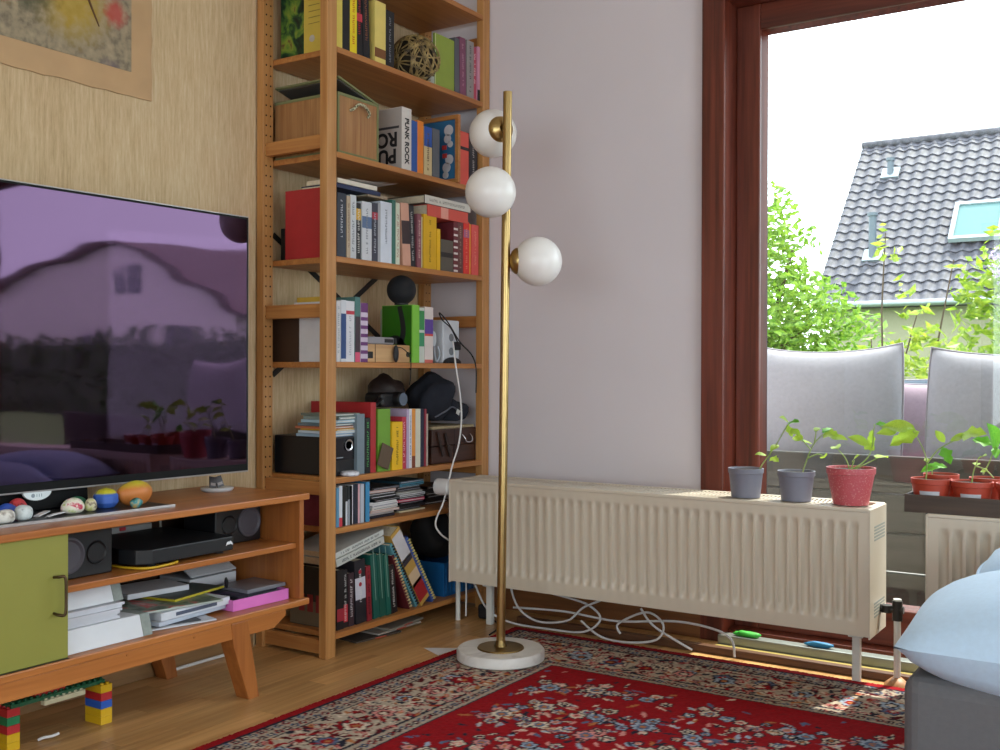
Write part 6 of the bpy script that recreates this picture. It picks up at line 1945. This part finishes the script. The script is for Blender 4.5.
def pot(label, x, y, z, rt, rb_, h, mname, plant=None, sticker=False, group=None, dark=False):
    t_ = thing('potted_seedling', label, 'plant', (x, y, z), group=group)
    pr_ = [(0, 0), (rb_, 0), (rb_*1.01, .003), (rt*.95, h*.80), (rt*.955, h*.82), (rt, h*.84), (rt*1.01, h), (rt*.95, h), (rt*.93, h*.90), (rt*.9, h*.78), (rb_*.9, h*.75), (0, h*.75)]
    MB().lathe(pr_, n=36).build('pot', mname, t_, smooth=35, local=True)
    MB().lathe([(0, h*.93), (rt*.5, h*.94), (rt*.925, h*.93), (rt*.9, h*.80)], n=28).build('soil', 'soil', t_, smooth=60, local=True)
    if sticker:
        st_ = MB()
        w0 = []
        for k in range(9):
            a = R_(-118+k*8)
            for zz_ in (h*.22, h*.62):
                rr = rb_+(rt*.95-rb_)*(zz_/(h*.8))+.0006
                w0.append((rr*math.cos(a), rr*math.sin(a), zz_))
        st_.add(w0, [(2*k, 2*k+2, 2*k+3, 2*k+1) for k in range(8)])
        st_.build('sticker', cm('#c4c4cc'), t_, local=True)
    o0 = Vector((x, y, z))
    if plant:
        stems, leaves = PLANTS[plant]
        dy = y-stems[0][0][1]
        for st_ in stems:
            pts_ = [Vector(p)+Vector((0, dy, 0))-o0 for p in st_]
            MB().tube(pts_, [.0022, .0014], 7, sub=4).build('stem', 'seedling_stem', t_, smooth=60, local=True)
        for k, lf in enumerate(leaves):
            c = Vector(lf[:3])+Vector((0, dy+lr.uniform(-.015, .015), 0))-o0
            r_ = lf[3]*1.4
            o = bpy.data.objects.new('leaf', LEAF['d' if (dark or k % 6 == 5) else 'a', k % 2])
            COL.objects.link(o)
            o.parent = t_
            best = min((Vector(p)+Vector((0, dy, 0))-o0 for s_ in stems for p in s_), key=lambda p: (p-c).length)
            d = (c-best)
            d.z *= .5
            if d.length < .004:
                d = Vector((lr.uniform(-1, 1), -.5, .1))
            d = (d.normalized()+Vector((0, lr.uniform(-.35, .2), 0))).normalized()
            up_ = Vector((lr.uniform(-.3, .3), -.75+lr.uniform(-.25, .25), .75)).normalized()
            yv = up_.cross(d).normalized()
            zv = d.cross(yv)
            o.matrix_local = Matrix.Translation(c-d*r_*.9) @ Matrix((d, yv, zv)).transposed().to_4x4() @ Matrix.Scale(r_, 4)
    return t_


ZR = RZ1+.0092
PG = 'seedlings on the radiators'
pot('seedling in a grey plastic pot nearest the window frame', -1.100, 3.035, ZR, .052, .042, .086, 'pot_grey', 'a', group=PG)
pot('bushier seedling in a grey plastic pot beside the pink pot', -.948, 3.035, ZR, .053, .042, .086, 'pot_grey', 'b', group=PG)
pot('seedling in a pink red speckled pot at the radiator end', -.792, 3.035, ZR, .067, .048, .104, 'pot_pink', 'c', group=PG)
ty = thing('pot_tray', 'shallow dark brown wooden tray holding red plant pots', 'tray', (-.3, 3.05, ZR))
wood('tray_wood', '#3a2e28', '#5c4a3e', 'x', .7)
mat('tray_rim', '#9a8674', .8)
tr_b = (-.630, .10, 2.953, 3.145)
bx(tr_b[0], tr_b[1], tr_b[2], tr_b[2]+.008, ZR, ZR+.047).build('front_board', 'tray_wood', ty, bevel=.001)
bx(tr_b[0], tr_b[1], tr_b[3]-.008, tr_b[3], ZR, ZR+.047).build('back_board', 'tray_wood', ty, bevel=.001)
bx(tr_b[0], tr_b[0]+.008, tr_b[2]+.008, tr_b[3]-.008, ZR, ZR+.047).build('end_board', 'tray_wood', ty, bevel=.001)
bx(tr_b[1]-.008, tr_b[1], tr_b[2]+.008, tr_b[3]-.008, ZR, ZR+.047).build('end_board', 'tray_wood', ty, bevel=.001)
bx(tr_b[0]+.008, tr_b[1]-.008, tr_b[2]+.008, tr_b[3]-.008, ZR, ZR+.004).build('tray_floor', 'tray_rim', ty)
ZP = ZR+.0045
pot('large leaved seedling in the red pot at the tray corner', -.574, 3.018, ZP, .052, .038, .083, 'pot_terracotta', 'd', True, PG)
pot('small sprout in the second red pot along the tray', -.472, 3.018, ZP, .052, .038, .081, 'pot_terracotta', 'e', True, PG)
pot('broad leaved seedling in a red pot behind the tray corner pot', -.562, 3.100-.012, ZP, .046, .036, .090, 'pot_terracotta', 'f', False, PG, True)
pot('red pot with dark soil in the back row of the tray', -.445, 3.100-.008, ZP, .046, .036, .086, 'pot_terracotta', None, False, PG)
pot('third red pot along the tray front cut by the frame', -.362, 3.018, ZP, .052, .038, .081, 'pot_terracotta', None, True, PG)

# ------------------------------------------------------------------ cables and odds under the radiator
CG = 'white cables under the long radiator'
for k, (pts_, lab) in enumerate((
        ([(-2.10, 3.06, .13), (-2.04, 3.05, .05), (-1.95, 3.06, .012), (-1.80, 3.065, .008), (-1.66, 3.055, .02), (-1.60, 3.06, .07), (-1.66, 3.07, .11), (-1.80, 3.07, .13)], 'white cable looping widest right of the lamp under the radiator'),
        ([(-1.96, 3.07, .15), (-1.92, 3.06, .07), (-1.84, 3.06, .03), (-1.72, 3.05, .05), (-1.66, 3.05, .10), (-1.60, 3.06, .13)], 'white cable sagging from the radiator just right of the lamp'),
        ([(-1.68, 3.075, .05), (-1.60, 3.06, .012), (-1.50, 3.055, .008), (-1.40, 3.06, .03), (-1.38, 3.065, .08), (-1.44, 3.07, .11), (-1.54, 3.07, .06), (-1.53, 3.065, .03)], 'white cable coiled with a plug in the middle under the radiator'),
        ([(-1.46, 3.07, .12), (-1.42, 3.075, .07), (-1.34, 3.08, .03), (-1.29, 3.085, .008)], 'white cable running down to the floor rail'),
        ([(-1.95, 3.08, .06), (-1.75, 3.085, .07), (-1.55, 3.08, .065), (-1.35, 3.085, .09), (-1.22, 3.08, .085), (-1.16, 3.08, .06), (-1.15, 3.08, .008)], 'long white cable stretched along the skirting to the window'))):
    MB().tube(pts_, .0038, 7, sub=6).build('cable', 'white_plastic', smooth=60, label=lab, cat='cable', group=CG)
ad = thing('black_plug_block', 'black plug block on the floor by the left radiator leg', 'adapter', (-2.075, 3.09, 0))
bx(-2.105, -2.055, 3.085, 3.125, .0005, .05).build('block', 'ink_black', ad, bevel=.008, seg=3)
MB().tube([(-2.055, 3.09, .01), (-2.0, 3.05, .006), (-1.95, 2.98, .006), (-1.93, 2.90, .005)], .003, 7, sub=5).build('lead', 'ink_black', ad, smooth=60)
pp = MB().add([(-2.02, 2.66, .0006), (-1.93, 2.615, .0006), (-1.925, 2.72, .0006), (-2.02, 2.66, .0012), (-1.93, 2.615, .0012), (-1.925, 2.72, .0012)], [(2, 1, 0), (3, 4, 5), (0, 1, 4, 3), (1, 2, 5, 4), (2, 0, 3, 5)])
pp.build('paper_corner', mat('scrap_white', '#d8d6d8', .7), label='white paper corner on the floor left of the lamp foot', cat='paper')
for (x, c_, lab) in ((-1.16, '#3fae3c', 'small bright green scrap on the window rail'), (-.93, '#2a7aa8', 'crumpled blue wrapper on the window rail')):
    lump(MB(), (x, 3.215, .048), (.045, .012, .010), int(-x*100), .3, 14, 8, flat=.0405).build('scrap', cm(c_), smooth=180, label=lab, cat='scrap')
